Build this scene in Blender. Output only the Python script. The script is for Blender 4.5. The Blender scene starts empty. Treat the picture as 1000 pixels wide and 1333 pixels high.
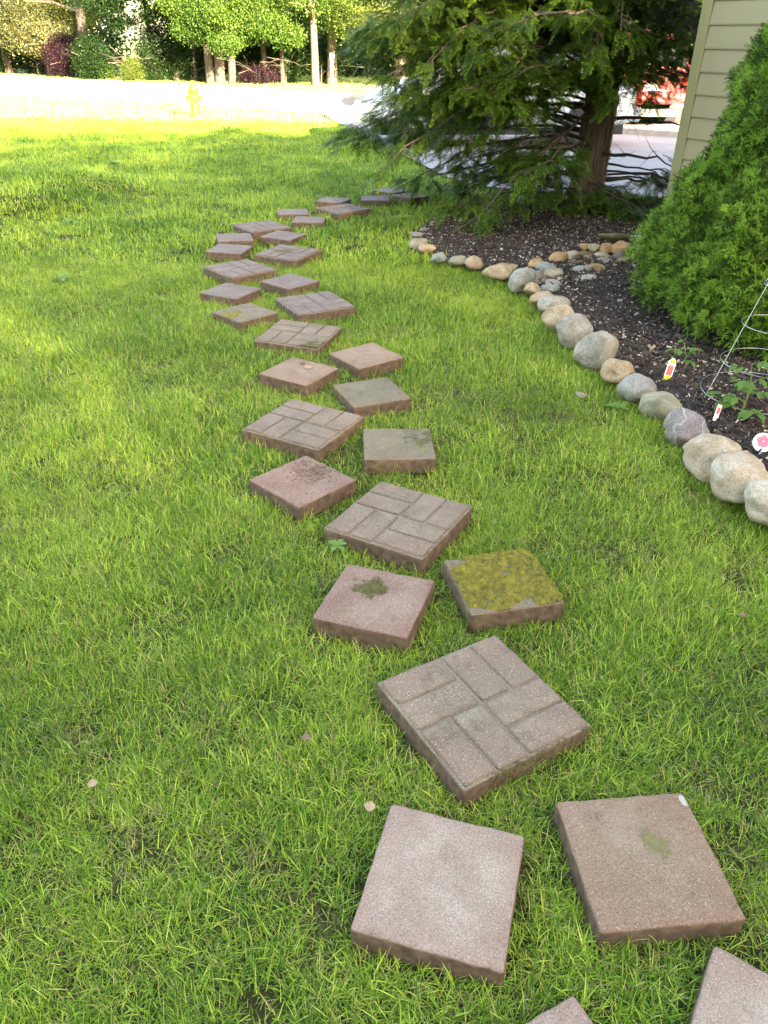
import bpy, bmesh, math, random
import numpy as np
from mathutils import Vector, Matrix, noise, Euler
random.seed(7); rng = np.random.default_rng(7)
sc = bpy.context.scene
COL = sc.collection
R = math.radians

# ------------------------------------------------------------------ camera, sky, sun, exposure
PITCH, ROLL, CAMH, FPX = 0.55134, 0.01462, 1.50, 1000.0
sp_, cp_ = math.sin(PITCH), math.cos(PITCH)
fwd = Vector((0, cp_, -sp_)); up0 = Vector((0, sp_, cp_)); rt0 = Vector((1, 0, 0))
rt = math.cos(ROLL)*rt0 + math.sin(ROLL)*up0
up = -math.sin(ROLL)*rt0 + math.cos(ROLL)*up0
cam = bpy.data.objects.new('camera', bpy.data.cameras.new('camera')); COL.objects.link(cam)
M = Matrix.Identity(4)
for i in range(3): M[i][0], M[i][1], M[i][2] = rt[i], up[i], -fwd[i]
M.translation = (0, 0, CAMH); cam.matrix_world = M
cam.data.sensor_fit = 'VERTICAL'; cam.data.sensor_height = 36.0
cam.data.lens = 36.0*FPX/1333.0
cam.data.clip_start = 0.02; cam.data.clip_end = 2000
sc.camera = cam
sc.render.resolution_x, sc.render.resolution_y = 768, 1024

SUN_EL = R(20.0); SUN_DIR = Vector((0.55, -0.835, 0)).normalized()      # towards the sun, horizontally
w = bpy.data.worlds.new('World'); sc.world = w; w.use_nodes = True
nt = w.node_tree; nt.nodes.clear()
sky = nt.nodes.new('ShaderNodeTexSky'); sky.sky_type = 'NISHITA'; sky.sun_disc = False
sky.sun_elevation = SUN_EL; sky.sun_rotation = math.atan2(SUN_DIR.x, SUN_DIR.y)
sky.air_density = 1.0; sky.dust_density = 2.0; sky.ozone_density = 1.0
bg = nt.nodes.new('ShaderNodeBackground'); bg.inputs['Strength'].default_value = 0.10
wo = nt.nodes.new('ShaderNodeOutputWorld')
nt.links.new(sky.outputs[0], bg.inputs['Color']); nt.links.new(bg.outputs[0], wo.inputs['Surface'])
sl = bpy.data.lights.new('sun', 'SUN'); sl.energy = 5.0; sl.angle = R(0.5); sl.color = (1.0, 0.93, 0.80)
so = bpy.data.objects.new('sun', sl); COL.objects.link(so)
sv = Vector((SUN_DIR.x*math.cos(SUN_EL), SUN_DIR.y*math.cos(SUN_EL), math.sin(SUN_EL)))
so.rotation_euler = (-sv).to_track_quat('-Z', 'Y').to_euler(); so.location = sv*60
vs = sc.view_settings
sc.display_settings.display_device = 'sRGB'
vs.view_transform = 'Standard'; vs.look = 'None'; vs.gamma = 1.0; vs.use_curve_mapping = False
vs.exposure = 4.05
try:
    vs.use_white_balance = True; vs.white_balance_temperature = 8700; vs.white_balance_tint = 10
except Exception: pass

# ------------------------------------------------------------------ helpers
def P(u, v, z=0.0):
    """the point at height z seen at photo pixel (u, v) - used to survey the place"""
    x, y = (u-500)/FPX, -(v-666.5)/FPX
    d = fwd + rt*x + up*y
    t = (z-CAMH)/d.z
    return Vector((d.x*t, d.y*t, z))
def zd(p): return (Vector(p)-Vector((0, 0, CAMH))).dot(fwd)

def prop(o, label=None, cat=None, group=None, kind=None):
    if label: o['label'] = label
    if cat: o['category'] = cat
    if group: o['group'] = group
    if kind: o['kind'] = kind
    return o
def link(o, parent=None):
    COL.objects.link(o)
    if parent is not None: o.parent = parent
    return o
def mesh_obj(name, verts, faces, mat=None, parent=None, smooth=False, loc=None):
    me = bpy.data.meshes.new(name); me.from_pydata([tuple(v) for v in verts], [], [tuple(f) for f in faces])
    if mat: me.materials.append(mat)
    if smooth: me.polygons.foreach_set('use_smooth', [True]*len(me.polygons))
    me.update()
    o = bpy.data.objects.new(name, me); link(o, parent)
    if loc is not None: o.location = loc
    return o
def bm_obj(name, bm, mat=None, parent=None, smooth=False, loc=None):
    me = bpy.data.meshes.new(name); bm.to_mesh(me); bm.free()
    if mat: me.materials.append(mat)
    if smooth: me.polygons.foreach_set('use_smooth', [True]*len(me.polygons))
    o = bpy.data.objects.new(name, me); link(o, parent)
    if loc is not None: o.location = loc
    return o
def empty(name, loc=(0, 0, 0), rz=0.0):
    o = bpy.data.objects.new(name, None); COL.objects.link(o); o.location = loc
    o.rotation_euler = (0, 0, rz); o.empty_display_size = 0.1
    return o
def bm_box(bm, c, s, rot=None, bevel=0.0):
    r = bmesh.ops.create_cube(bm, size=1.0); vs_ = r['verts']
    for v in vs_:
        v.co = Vector((v.co.x*s[0], v.co.y*s[1], v.co.z*s[2]))
    if bevel:
        es = list({e for v in vs_ for e in v.link_edges})
        rb = bmesh.ops.bevel(bm, geom=es, offset=bevel, segments=1, affect='EDGES', profile=0.7)
        vs_ = rb['verts']
    for v in vs_:
        p = v.co.copy()
        if rot is not None: p = rot @ p
        v.co = p + Vector(c)
def box_obj(name, c, s, mat, parent=None, bevel=0.0, rot=None):
    bm = bmesh.new(); bm_box(bm, c, s, rot, bevel); return bm_obj(name, bm, mat, parent)
def tube_data(pts, rads, n=8, wob=0.0, cap=True):
    V, F = [], []; prev = None
    pts = [Vector(p) for p in pts]
    for i, p in enumerate(pts):
        d = (pts[min(i+1, len(pts)-1)]-pts[max(i-1, 0)]).normalized()
        a = prev if prev is not None else (Vector((0, 0, 1)) if abs(d.z) < .9 else Vector((1, 0, 0)))
        x = a-d*a.dot(d)
        if x.length < 1e-5: x = d.orthogonal()
        x.normalize(); prev = x; y = d.cross(x)
        for k in range(n):
            t = 2*math.pi*k/n; rr = rads[i]
            if wob: rr *= 1+wob*noise.noise(Vector((p.x*3+math.cos(t)*1.7, p.y*3+math.sin(t)*1.7, p.z*2.5)))
            V.append(p+x*math.cos(t)*rr+y*math.sin(t)*rr)
    for i in range(len(pts)-1):
        for k in range(n):
            F.append((i*n+k, i*n+(k+1) % n, (i+1)*n+(k+1) % n, (i+1)*n+k))
    if cap:
        F.append(tuple(range(n-1, -1, -1))); F.append(tuple(range((len(pts)-1)*n, len(pts)*n)))
    return V, F
class MB:
    def __init__(s): s.V, s.F = [], []
    def add(s, V, F):
        b = len(s.V); s.V += [tuple(v) for v in V]; s.F += [tuple(i+b for i in f) for f in F]; return s
    def tube(s, pts, rads, n=8, wob=0.0, cap=True):
        if not isinstance(rads, (list, tuple)): rads = [rads]*len(pts)
        return s.add(*tube_data(pts, rads, n, wob, cap))
    def box(s, c, sz, rot=None):
        V = []
        for dz in (-.5, .5):
            for dx, dy in ((-.5, -.5), (.5, -.5), (.5, .5), (-.5, .5)):
                p = Vector((dx*sz[0], dy*sz[1], dz*sz[2]))
                if rot is not None: p = rot @ p
                V.append(p+Vector(c))
        return s.add(V, [(3, 2, 1, 0), (4, 5, 6, 7), (0, 1, 5, 4), (1, 2, 6, 5), (2, 3, 7, 6), (3, 0, 4, 7)])
    def lathe(s, prof, n=16, c=(0, 0, 0)):
        V, F = [], []
        for r, z in prof:
            for k in range(n):
                t = 2*math.pi*k/n; V.append((c[0]+r*math.cos(t), c[1]+r*math.sin(t), c[2]+z))
        for i in range(len(prof)-1):
            for k in range(n): F.append((i*n+k, i*n+(k+1) % n, (i+1)*n+(k+1) % n, (i+1)*n+k))
        F.append(tuple(range(n-1, -1, -1))); F.append(tuple(range((len(prof)-1)*n, len(prof)*n)))
        return s.add(V, F)
    def build(s, name, mat=None, parent=None, smooth=False, loc=None): return mesh_obj(name, s.V, s.F, mat, parent, smooth, loc)

# ------------------------------------------------------------------ materials
def new_mat(name):
    m = bpy.data.materials.new(name); m.use_nodes = True; m.node_tree.nodes.clear()
    return m, m.node_tree.nodes, m.node_tree.links
def N(ns, t, **kw):
    n = ns.new(t)
    for k, v in kw.items():
        if k in n.inputs.keys(): n.inputs[k].default_value = v
        else: setattr(n, k, v)
    return n
def ramp(ns, cols, interp='LINEAR'):
    r = ns.new('ShaderNodeValToRGB'); r.color_ramp.interpolation = interp
    el = r.color_ramp.elements
    while len(el) > 1: el.remove(el[-1])
    for i, (p, c) in enumerate(cols):
        e = el[0] if i == 0 else el.new(p)
        e.position = p; e.color = (*c, 1)
    return r
def simple(name, col, rough=0.6, metal=0.0, var=0.0, scale=8.0, bump=0.0, bscale=60.0, spec=0.5, coat=0.0, col2=None):
    m, ns, ls = new_mat(name)
    b = N(ns, 'ShaderNodeBsdfPrincipled', Roughness=rough, Metallic=metal)
    b.inputs['Specular IOR Level'].default_value = spec
    b.inputs['Coat Weight'].default_value = coat
    o = N(ns, 'ShaderNodeOutputMaterial'); ls.new(b.outputs[0], o.inputs[0])
    b.inputs['Base Color'].default_value = (*col, 1)
    tc = N(ns, 'ShaderNodeTexCoord')
    if var or col2:
        nz = N(ns, 'ShaderNodeTexNoise', Scale=scale, Detail=6.0, Roughness=0.65); ls.new(tc.outputs['Object'], nz.inputs['Vector'])
        c2 = col2 or tuple(min(1, c*(1+var)) for c in col); c1 = tuple(c*(1-var) for c in col)
        r = ramp(ns, [(0.3, c1), (0.7, c2)]); ls.new(nz.outputs['Fac'], r.inputs[0]); ls.new(r.outputs[0], b.inputs['Base Color'])
    if bump:
        nb = N(ns, 'ShaderNodeTexNoise', Scale=bscale, Detail=5.0); ls.new(tc.outputs['Object'], nb.inputs['Vector'])
        bp = N(ns, 'ShaderNodeBump', Strength=bump, Distance=0.01); ls.new(nb.outputs['Fac'], bp.inputs['Height']); ls.new(bp.outputs[0], b.inputs['Normal'])
    return m

def leaf_mat(name, cols, world_scale=0.6, transl=0.35, rough=0.5, island=0.6, patch=0.6, extra=None):
    """cols: list of 3 base colours dark -> light; chosen by patch noise in space and by random leaf"""
    m, ns, ls = new_mat(name)
    g = N(ns, 'ShaderNodeNewGeometry')
    nz = N(ns, 'ShaderNodeTexNoise', Scale=world_scale, Detail=4.0, Roughness=0.6); ls.new(g.outputs['Position'], nz.inputs['Vector'])
    a = N(ns, 'ShaderNodeMath', operation='MULTIPLY_ADD'); a.inputs[1].default_value = patch*2; a.inputs[2].default_value = 0.5-patch
    ls.new(nz.outputs['Fac'], a.inputs[0])
    b = N(ns, 'ShaderNodeMath', operation='MULTIPLY_ADD'); b.inputs[1].default_value = island
    ls.new(g.outputs['Random Per Island'], b.inputs[0]); 
    s = N(ns, 'ShaderNodeMath', operation='ADD', use_clamp=True)
    b.inputs[2].default_value = -island/2
    ls.new(a.outputs[0], s.inputs[0]); ls.new(b.outputs[0], s.inputs[1])
    r = ramp(ns, [(i/(len(cols)-1), c) for i, c in enumerate(cols)]); ls.new(s.outputs[0], r.inputs[0])
    colout = r.outputs[0]
    if extra:                                # some blades dry: (fraction, colour)
        wn = N(ns, 'ShaderNodeTexWhiteNoise', noise_dimensions='1D'); ls.new(g.outputs['Random Per Island'], wn.inputs['W'])
        nz2 = N(ns, 'ShaderNodeTexNoise', Scale=1.7, Detail=3.0); ls.new(g.outputs['Position'], nz2.inputs['Vector'])
        th = N(ns, 'ShaderNodeMath', operation='MULTIPLY'); ls.new(nz2.outputs['Fac'], th.inputs[0]); th.inputs[1].default_value = extra[0]*2
        lt = N(ns, 'ShaderNodeMath', operation='LESS_THAN'); ls.new(wn.outputs['Value'], lt.inputs[0]); ls.new(th.outputs[0], lt.inputs[1])
        mx = N(ns, 'ShaderNodeMix', data_type='RGBA'); ls.new(lt.outputs[0], mx.inputs['Factor'])
        ls.new(colout, mx.inputs['A']); mx.inputs['B'].default_value = (*extra[1], 1); colout = mx.outputs['Result']
    p = N(ns, 'ShaderNodeBsdfPrincipled', Roughness=rough); p.inputs['Specular IOR Level'].default_value = 0.2
    t = N(ns, 'ShaderNodeBsdfTranslucent'); mixs = N(ns, 'ShaderNodeMixShader'); mixs.inputs[0].default_value = transl
    ls.new(colout, p.inputs['Base Color']); ls.new(colout, t.inputs['Color'])
    ls.new(p.outputs[0], mixs.inputs[1]); ls.new(t.outputs[0], mixs.inputs[2])
    o = N(ns, 'ShaderNodeOutputMaterial'); ls.new(mixs.outputs[0], o.inputs[0])
    return m

def concrete_mat(name, c_edge, c_mid, c_light, speck=0.5, moss=0.0, stain=0.5, rim=None):
    """cast concrete: grey worn film over a coloured body, pale sand specks, pits"""
    m, ns, ls = new_mat(name)
    tc = N(ns, 'ShaderNodeTexCoord'); oi = N(ns, 'ShaderNodeObjectInfo')
    off = N(ns, 'ShaderNodeVectorMath', operation='MULTIPLY_ADD')
    comb = N(ns, 'ShaderNodeCombineXYZ'); 
    mu = N(ns, 'ShaderNodeMath', operation='MULTIPLY'); mu.inputs[1].default_value = 37.0; ls.new(oi.outputs['Random'], mu.inputs[0])
    for k in range(3): ls.new(mu.outputs[0], comb.inputs[k])
    ad = N(ns, 'ShaderNodeVectorMath', operation='ADD'); ls.new(tc.outputs['Object'], ad.inputs[0]); ls.new(comb.outputs[0], ad.inputs[1])
    vec = ad.outputs[0]
    n1 = N(ns, 'ShaderNodeTexNoise', Scale=6.0, Detail=7.0, Roughness=0.7); ls.new(vec, n1.inputs['Vector'])
    r1 = ramp(ns, [(0.32, c_edge), (0.5, c_mid), (0.70, c_light)]); ls.new(n1.outputs['Fac'], r1.inputs[0])
    n2 = N(ns, 'ShaderNodeTexNoise', Scale=260.0, Detail=2.0); ls.new(vec, n2.inputs['Vector'])
    r2 = ramp(ns, [(0.30, (.55, .55, .55)), (0.5, (1, 1, 1)), (0.66, (1.25, 1.25, 1.25))]); ls.new(n2.outputs['Fac'], r2.inputs[0])
    mx = N(ns, 'ShaderNodeMix', data_type='RGBA', blend_type='MULTIPLY'); mx.inputs['Factor'].default_value = 0.75
    ls.new(r1.outputs[0], mx.inputs['A']); ls.new(r2.outputs[0], mx.inputs['B'])
    vo = N(ns, 'ShaderNodeTexVoronoi', Scale=130.0); ls.new(vec, vo.inputs['Vector'])
    n3 = N(ns, 'ShaderNodeTexNoise', Scale=14.0); ls.new(vec, n3.inputs['Vector'])
    r3 = ramp(ns, [(0.10, (1, 1, 1)), (0.2, (0, 0, 0))]); ls.new(vo.outputs['Distance'], r3.inputs[0])
    ml = N(ns, 'ShaderNodeMath', operation='MULTIPLY'); ls.new(r3.outputs[0], ml.inputs[0]); ls.new(n3.outputs['Fac'], ml.inputs[1])
    ml2 = N(ns, 'ShaderNodeMath', operation='MULTIPLY'); ls.new(ml.outputs[0], ml2.inputs[0]); ml2.inputs[1].default_value = speck*1.8
    mx2 = N(ns, 'ShaderNodeMix', data_type='RGBA'); ls.new(ml2.outputs[0], mx2.inputs['Factor']); ls.new(mx.outputs['Result'], mx2.inputs['A'])
    mx2.inputs['B'].default_value = (.62, .55, .50, 1)
    if rim:
        ra = N(ns, 'ShaderNodeAttribute', attribute_name='rim'); rn = N(ns, 'ShaderNodeMath', operation='MULTIPLY_ADD', use_clamp=True)
        ls.new(n1.outputs['Fac'], rn.inputs[0]); rn.inputs[1].default_value = 1.6; rn.inputs[2].default_value = -.25
        rm_ = N(ns, 'ShaderNodeMath', operation='MULTIPLY', use_clamp=True); ls.new(ra.outputs['Fac'], rm_.inputs[0]); ls.new(rn.outputs[0], rm_.inputs[1])
        mr_ = N(ns, 'ShaderNodeMix', data_type='RGBA'); ls.new(rm_.outputs[0], mr_.inputs['Factor']); ls.new(r1.outputs[0], mr_.inputs['A']); mr_.inputs['B'].default_value = (*rim, 1)
        ls.new(mr_.outputs['Result'], mx.inputs['A'])
    # dark dirty stains
    n4 = N(ns, 'ShaderNodeTexNoise', Scale=11.0, Detail=5.0, Roughness=0.7); ls.new(vec, n4.inputs['Vector'])
    r4 = ramp(ns, [(0.55, (1, 1, 1)), (0.75, (1-stain, 1-stain*1.02, 1-stain*1.1))]); ls.new(n4.outputs['Fac'], r4.inputs[0])
    mx3 = N(ns, 'ShaderNodeMix', data_type='RGBA', blend_type='MULTIPLY'); mx3.inputs['Factor'].default_value = 1.0
    ls.new(mx2.outputs['Result'], mx3.inputs['A']); ls.new(r4.outputs[0], mx3.inputs['B'])
    # darker brown on the sides, mixed in as the surface turns from upward
    sx = N(ns, 'ShaderNodeSeparateXYZ'); g = N(ns, 'ShaderNodeNewGeometry'); ls.new(g.outputs['Normal'], sx.inputs[0])
    sr = ramp(ns, [(0.25, (1, 1, 1)), (0.75, (0, 0, 0))]); ls.new(sx.outputs['Z'], sr.inputs[0])
    mx4 = N(ns, 'ShaderNodeMix', data_type='RGBA'); ls.new(sr.outputs[0], mx4.inputs['Factor']); ls.new(mx3.outputs['Result'], mx4.inputs['A'])
    n5 = N(ns, 'ShaderNodeTexNoise', Scale=40.0, Detail=4.0); ls.new(vec, n5.inputs['Vector'])
    r5 = ramp(ns, [(0.3, (.07, .045, .028)), (0.7, (.15, .10, .068))]); ls.new(n5.outputs['Fac'], r5.inputs[0]); ls.new(r5.outputs[0], mx4.inputs['B'])
    colout = mx4.outputs['Result']
    if moss:
        n6 = N(ns, 'ShaderNodeTexNoise', Scale=9.0, Detail=8.0, Roughness=0.75); ls.new(vec, n6.inputs['Vector'])
        r6 = ramp(ns, [(0.62-moss*.2, (0, 0, 0)), (0.72-moss*.2, (1, 1, 1))]); ls.new(n6.outputs['Fac'], r6.inputs[0])
        mm = N(ns, 'ShaderNodeMath', operation='MULTIPLY'); mm.inputs[1].default_value = 0.6; ls.new(r6.outputs[0], mm.inputs[0])
        mx5 = N(ns, 'ShaderNodeMix', data_type='RGBA'); ls.new(mm.outputs[0], mx5.inputs['Factor']); ls.new(colout, mx5.inputs['A'])
        mx5.inputs['B'].default_value = (.15, .16, .045, 1); colout = mx5.outputs['Result']
    b = N(ns, 'ShaderNodeBsdfPrincipled', Roughness=0.85); b.inputs['Specular IOR Level'].default_value = 0.25
    ls.new(colout, b.inputs['Base Color'])
    bp = N(ns, 'ShaderNodeBump', Strength=0.45, Distance=0.003); ls.new(n2.outputs['Fac'], bp.inputs['Height'])
    bp2 = N(ns, 'ShaderNodeBump', Strength=0.5, Distance=0.006)
    n7 = N(ns, 'ShaderNodeTexNoise', Scale=55.0, Detail=5.0); ls.new(vec, n7.inputs['Vector']); ls.new(n7.outputs['Fac'], bp2.inputs['Height'])
    ls.new(bp.outputs[0], bp2.inputs['Normal']); ls.new(bp2.outputs[0], b.inputs['Normal'])
    o = N(ns, 'ShaderNodeOutputMaterial'); ls.new(b.outputs[0], o.inputs[0])
    return m

def rock_mat(name, c1, c2, c3, vein=None, scale=9.0):
    m, ns, ls = new_mat(name)
    tc = N(ns, 'ShaderNodeTexCoord'); oi = N(ns, 'ShaderNodeObjectInfo')
    mu = N(ns, 'ShaderNodeMath', operation='MULTIPLY'); mu.inputs[1].default_value = 23.0; ls.new(oi.outputs['Random'], mu.inputs[0])
    ad = N(ns, 'ShaderNodeVectorMath', operation='ADD'); ls.new(tc.outputs['Object'], ad.inputs[0]); ls.new(mu.outputs[0], ad.inputs[1])
    n1 = N(ns, 'ShaderNodeTexNoise', Scale=scale, Detail=8.0, Roughness=0.65, Distortion=0.8); ls.new(ad.outputs[0], n1.inputs['Vector'])
    r1 = ramp(ns, [(0.33, c1), (0.5, c2), (0.66, c3)]); ls.new(n1.outputs['Fac'], r1.inputs[0])
    n2 = N(ns, 'ShaderNodeTexNoise', Scale=120.0, Detail=4.0); ls.new(ad.outputs[0], n2.inputs['Vector'])
    r2 = ramp(ns, [(0.3, (.6, .6, .6)), (0.6, (1.12, 1.12, 1.12))]); ls.new(n2.outputs['Fac'], r2.inputs[0])
    mx = N(ns, 'ShaderNodeMix', data_type='RGBA', blend_type='MULTIPLY'); mx.inputs['Factor'].default_value = .8
    ls.new(r1.outputs[0], mx.inputs['A']); ls.new(r2.outputs[0], mx.inputs['B']); colout = mx.outputs['Result']
    if vein:
        wv = N(ns, 'ShaderNodeTexWave', Scale=4.0, Distortion=14.0, Detail=5.0); wv.inputs['Detail Scale'].default_value = 1.5
        ls.new(ad.outputs[0], wv.inputs['Vector'])
        rv = ramp(ns, [(0.93, (0, 0, 0)), (0.99, (.8, .8, .8))]); ls.new(wv.outputs['Fac'], rv.inputs[0])
        mv = N(ns, 'ShaderNodeMix', data_type='RGBA'); ls.new(rv.outputs[0], mv.inputs['Factor']); ls.new(colout, mv.inputs['A'])
        mv.inputs['B'].default_value = (*vein, 1); colout = mv.outputs['Result']
    b = N(ns, 'ShaderNodeBsdfPrincipled', Roughness=0.75); b.inputs['Specular IOR Level'].default_value = 0.3
    ls.new(colout, b.inputs['Base Color'])
    n3 = N(ns, 'ShaderNodeTexNoise', Scale=35.0, Detail=8.0, Roughness=0.7); ls.new(ad.outputs[0], n3.inputs['Vector'])
    bp = N(ns, 'ShaderNodeBump', Strength=0.6, Distance=0.008); ls.new(n3.outputs['Fac'], bp.inputs['Height']); ls.new(bp.outputs[0], b.inputs['Normal'])
    o = N(ns, 'ShaderNodeOutputMaterial'); ls.new(b.outputs[0], o.inputs[0])
    return m

MAT = {}
MAT['grass'] = leaf_mat('grass_blades', [(.024, .092, .014), (.182, .32, .028), (.43, .53, .088)], 1.1, 0.24, 0.45, 1.0, 0.70, (0.07, (.40, .35, .12)))
MAT['grass_field'] = leaf_mat('sunny_grass_blades', [(.15, .24, .055), (.28, .37, .11), (.43, .46, .19)], 0.5, 0.40, 0.5, 0.6, 0.6, (0.2, (.55, .50, .32)))  # paler and bluer than the near grass: sun glare put into the colour
MAT['needle'] = leaf_mat('spruce_needles', [(.08, .18, .02), (.21, .39, .05), (.36, .52, .10)], 4.0, 0.30, 0.5, 0.6, 0.6)
MAT['needle_old'] = leaf_mat('old_spruce_needles', [(.02, .045, .008), (.045, .085, .014), (.08, .13, .022)], 4.0, 0.15)  # older inner needles, darkened further to paint the shade inside the cone
MAT['cedar'] = leaf_mat('cedar_foliage', [(.012, .034, .006), (.032, .078, .010), (.085, .16, .018)], 1.6, 0.25, 0.5, 0.6, 0.7, (0.04, (.10, .06, .02)))
MAT['cedar_tip'] = leaf_mat('cedar_tips', [(.07, .15, .014), (.17, .29, .022), (.30, .42, .04)], 1.6, 0.3, 0.5, 0.6, 0.9)
MAT['leaf_maple'] = leaf_mat('maple_leaves', [(.014, .038, .008), (.05, .105, .018), (.13, .20, .04)], 0.5, 0.45, 0.5, 0.5, 0.6)
MAT['leaf_dark'] = leaf_mat('shade_leaves', [(.005, .016, .005), (.011, .030, .007), (.024, .055, .011)], 0.4, 0.35, 0.5, 0.5, 0.6)  # very dark leaves: the shade of the wood is put into the colour
MAT['leaf_cream'] = leaf_mat('pale_leaves', [(.015, .025, .010), (.07, .08, .03), (.27, .25, .12)], 0.6, 0.40, 0.4, 0.7, 0.5)  # cream tone stands for bright sun on the leaves, put into the colour
MAT['leaf_yellow'] = leaf_mat('yellow_green_leaves', [(.025, .05, .012), (.085, .125, .025), (.19, .22, .055)], 0.6, 0.45, 0.5, 0.5, 0.5)
MAT['leaf_purple'] = leaf_mat('purple_leaves', [(.010, .006, .008), (.022, .009, .014), (.06, .02, .032)], 0.8, 0.35, 0.5, 0.6, 0.5)
MAT['leaf_tomato'] = leaf_mat('tomato_leaves', [(.06, .13, .025), (.12, .23, .05), (.20, .31, .07)], 9.0, 0.35, 0.5, 0.7, 0.4)
MAT['bark'] = simple('bark', (.055, .042, .032), .9, var=.45, scale=9, bump=.7, bscale=30)
MAT['bark_pale'] = simple('pale_bark', (.085, .066, .048), .9, var=.35, scale=9, bump=.6, bscale=30)
MAT['twig'] = simple('dry_twigs', (.085, .06, .042), .9, var=.3, scale=20)
MAT['twig_pale'] = simple('bleached_twigs', (.50, .40, .30), .9, var=.3, scale=20)
MAT['stem'] = simple('plant_stem', (.14, .22, .06), .6)
MAT['soil'] = simple('soil', (.07, .05, .035), .95, var=.5, scale=14, bump=.7, bscale=40)
MAT['siding'] = simple('vinyl_siding', (.31, .265, .155), .55, var=.06, scale=5, bump=.05, bscale=120)
MAT['cornerpost'] = simple('siding_corner_trim', (.275, .255, .125), .5, var=.06, scale=3)
MAT['found'] = simple('concrete_foundation', (.30, .28, .25), .9, var=.2, bump=.3)
MAT['roof'] = simple('roof_shingles', (.10, .085, .075), .9, var=.3, scale=12)
MAT['glass'] = simple('window_glass', (.03, .04, .05), .08, spec=.8)
MAT['white'] = simple('white_paint', (.78, .78, .76), .5)
MAT['wire'] = simple('galvanised_wire', (.42, .42, .40), .35, metal=.85, var=.1)

# grouped concrete colours
CP = {
 'pink':   concrete_mat('pink_concrete', (0.201, 0.137, 0.109), (0.244, 0.189, 0.153), (0.325, 0.273, 0.224), .42, 0, .25, (0.214, 0.128, 0.100)),
 'rose':   concrete_mat('rose_concrete', (0.159, 0.092, 0.071), (0.191, 0.127, 0.099), (0.228, 0.172, 0.135), .6, 0, .30, (0.187, 0.105, 0.079)),
 'tan':    concrete_mat('tan_concrete', (0.163, 0.103, 0.068), (0.189, 0.134, 0.093), (0.222, 0.169, 0.123), .4, .0, .35, (0.206, 0.116, 0.085)),
 'grey':   concrete_mat('grey_concrete', (0.129, 0.100, 0.074), (0.158, 0.128, 0.096), (0.214, 0.182, 0.141), .6, .0, .4, (0.201, 0.124, 0.094)),
 'greenish': concrete_mat('mossy_grey_concrete', (0.120, 0.096, 0.065), (0.142, 0.117, 0.081), (0.180, 0.153, 0.109), .25, .30, .45, (0.163, 0.111, 0.077)),
 'orange': concrete_mat('orange_tan_concrete', (.185, .118, .082), (.225, .150, .108), (.28, .205, .15), .45, 0, .35, (.20, .115, .08)),  # partly its own tan, partly a warm sun patch put into the colour
 'plum':   concrete_mat('plum_grey_concrete', (0.124, 0.093, 0.084), (0.154, 0.121, 0.109), (0.201, 0.165, 0.151), .25, 0, .4, (0.163, 0.116, 0.100)),
}
RK = {
 'cream':  rock_mat('cream_stone', (0.245, 0.170, 0.100), (0.327, 0.263, 0.190), (0.384, 0.336, 0.269)),
 'tan':    rock_mat('tan_stone', (0.208, 0.141, 0.083), (0.298, 0.219, 0.137), (0.389, 0.314, 0.220)),
 'grey':   rock_mat('grey_stone', (0.152, 0.141, 0.113), (0.243, 0.219, 0.178), (0.319, 0.291, 0.238)),
 'blue':   rock_mat('blue_grey_stone', (0.152, 0.153, 0.140), (0.229, 0.226, 0.202), (0.298, 0.287, 0.256)),
 'green':  rock_mat('greenish_stone', (0.152, 0.144, 0.095), (0.235, 0.213, 0.149), (0.304, 0.274, 0.208)),
 'veined': rock_mat('purple_veined_stone', (0.118, 0.098, 0.101), (0.173, 0.150, 0.149), (0.235, 0.203, 0.196), (0.347, 0.314, 0.285)),
 'orange': rock_mat('orange_stone', (0.222, 0.111, 0.045), (0.333, 0.189, 0.083), (0.402, 0.274, 0.155)),
 'brown':  rock_mat('brown_stone', (0.111, 0.072, 0.039), (0.181, 0.124, 0.071), (0.250, 0.183, 0.113)),
 'white':  rock_mat('white_stone', (0.268, 0.226, 0.165), (0.350, 0.308, 0.239), (0.407, 0.367, 0.305)),
 'dark':   rock_mat('dark_stone', (0.069, 0.058, 0.048), (0.118, 0.101, 0.083), (0.173, 0.150, 0.119)),
 'moss':   rock_mat('mossy_stone', (0.062, 0.065, 0.021), (0.118, 0.098, 0.041), (0.194, 0.150, 0.083)),
}

# ------------------------------------------------------------------ surveyed outlines
def inside(poly, x, y):
    x = np.asarray(x, float); y = np.asarray(y, float); r = np.zeros(x.shape, bool)
    n = len(poly); j = n-1
    for i in range(n):
        xi, yi = poly[i]; xj, yj = poly[j]
        c = ((yi > y) != (yj > y))
        with np.errstate(divide='ignore', invalid='ignore'):
            t = (xj-xi)*(y-yi)/(yj-yi+1e-12)+xi
        r ^= c & (x < t); j = i
    return r
def polydist(poly, x, y):
    x = np.asarray(x, float); y = np.asarray(y, float); d = np.full(x.shape, 1e9)
    for i in range(len(poly)):
        ax, ay = poly[i-1]; bx, by = poly[i]
        dx, dy = bx-ax, by-ay; L = dx*dx+dy*dy+1e-12
        t = np.clip(((x-ax)*dx+(y-ay)*dy)/L, 0, 1)
        d = np.minimum(d, np.hypot(x-ax-t*dx, y-ay-t*dy))
    return d
bed_px = [(1090, 745), (1000, 672), (962, 638), (925, 604), (893, 572), (860, 540), (828, 514), (802, 493), (768, 468), (742, 444),
          (720, 418), (704, 396), (690, 380), (668, 368), (640, 360), (612, 350), (588, 345), (566, 338), (548, 326), (536, 312), (540, 300), (556, 288), (590, 279), (650, 272), (710, 268)]
BED = [tuple(P(u, v).xy) for u, v in bed_px] + [(2.0, 9.25), (3.3, 9.0), (3.4, 7.6), (2.5, 6.95), (4.6, 3.1), (5.5, 1.5)]
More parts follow.
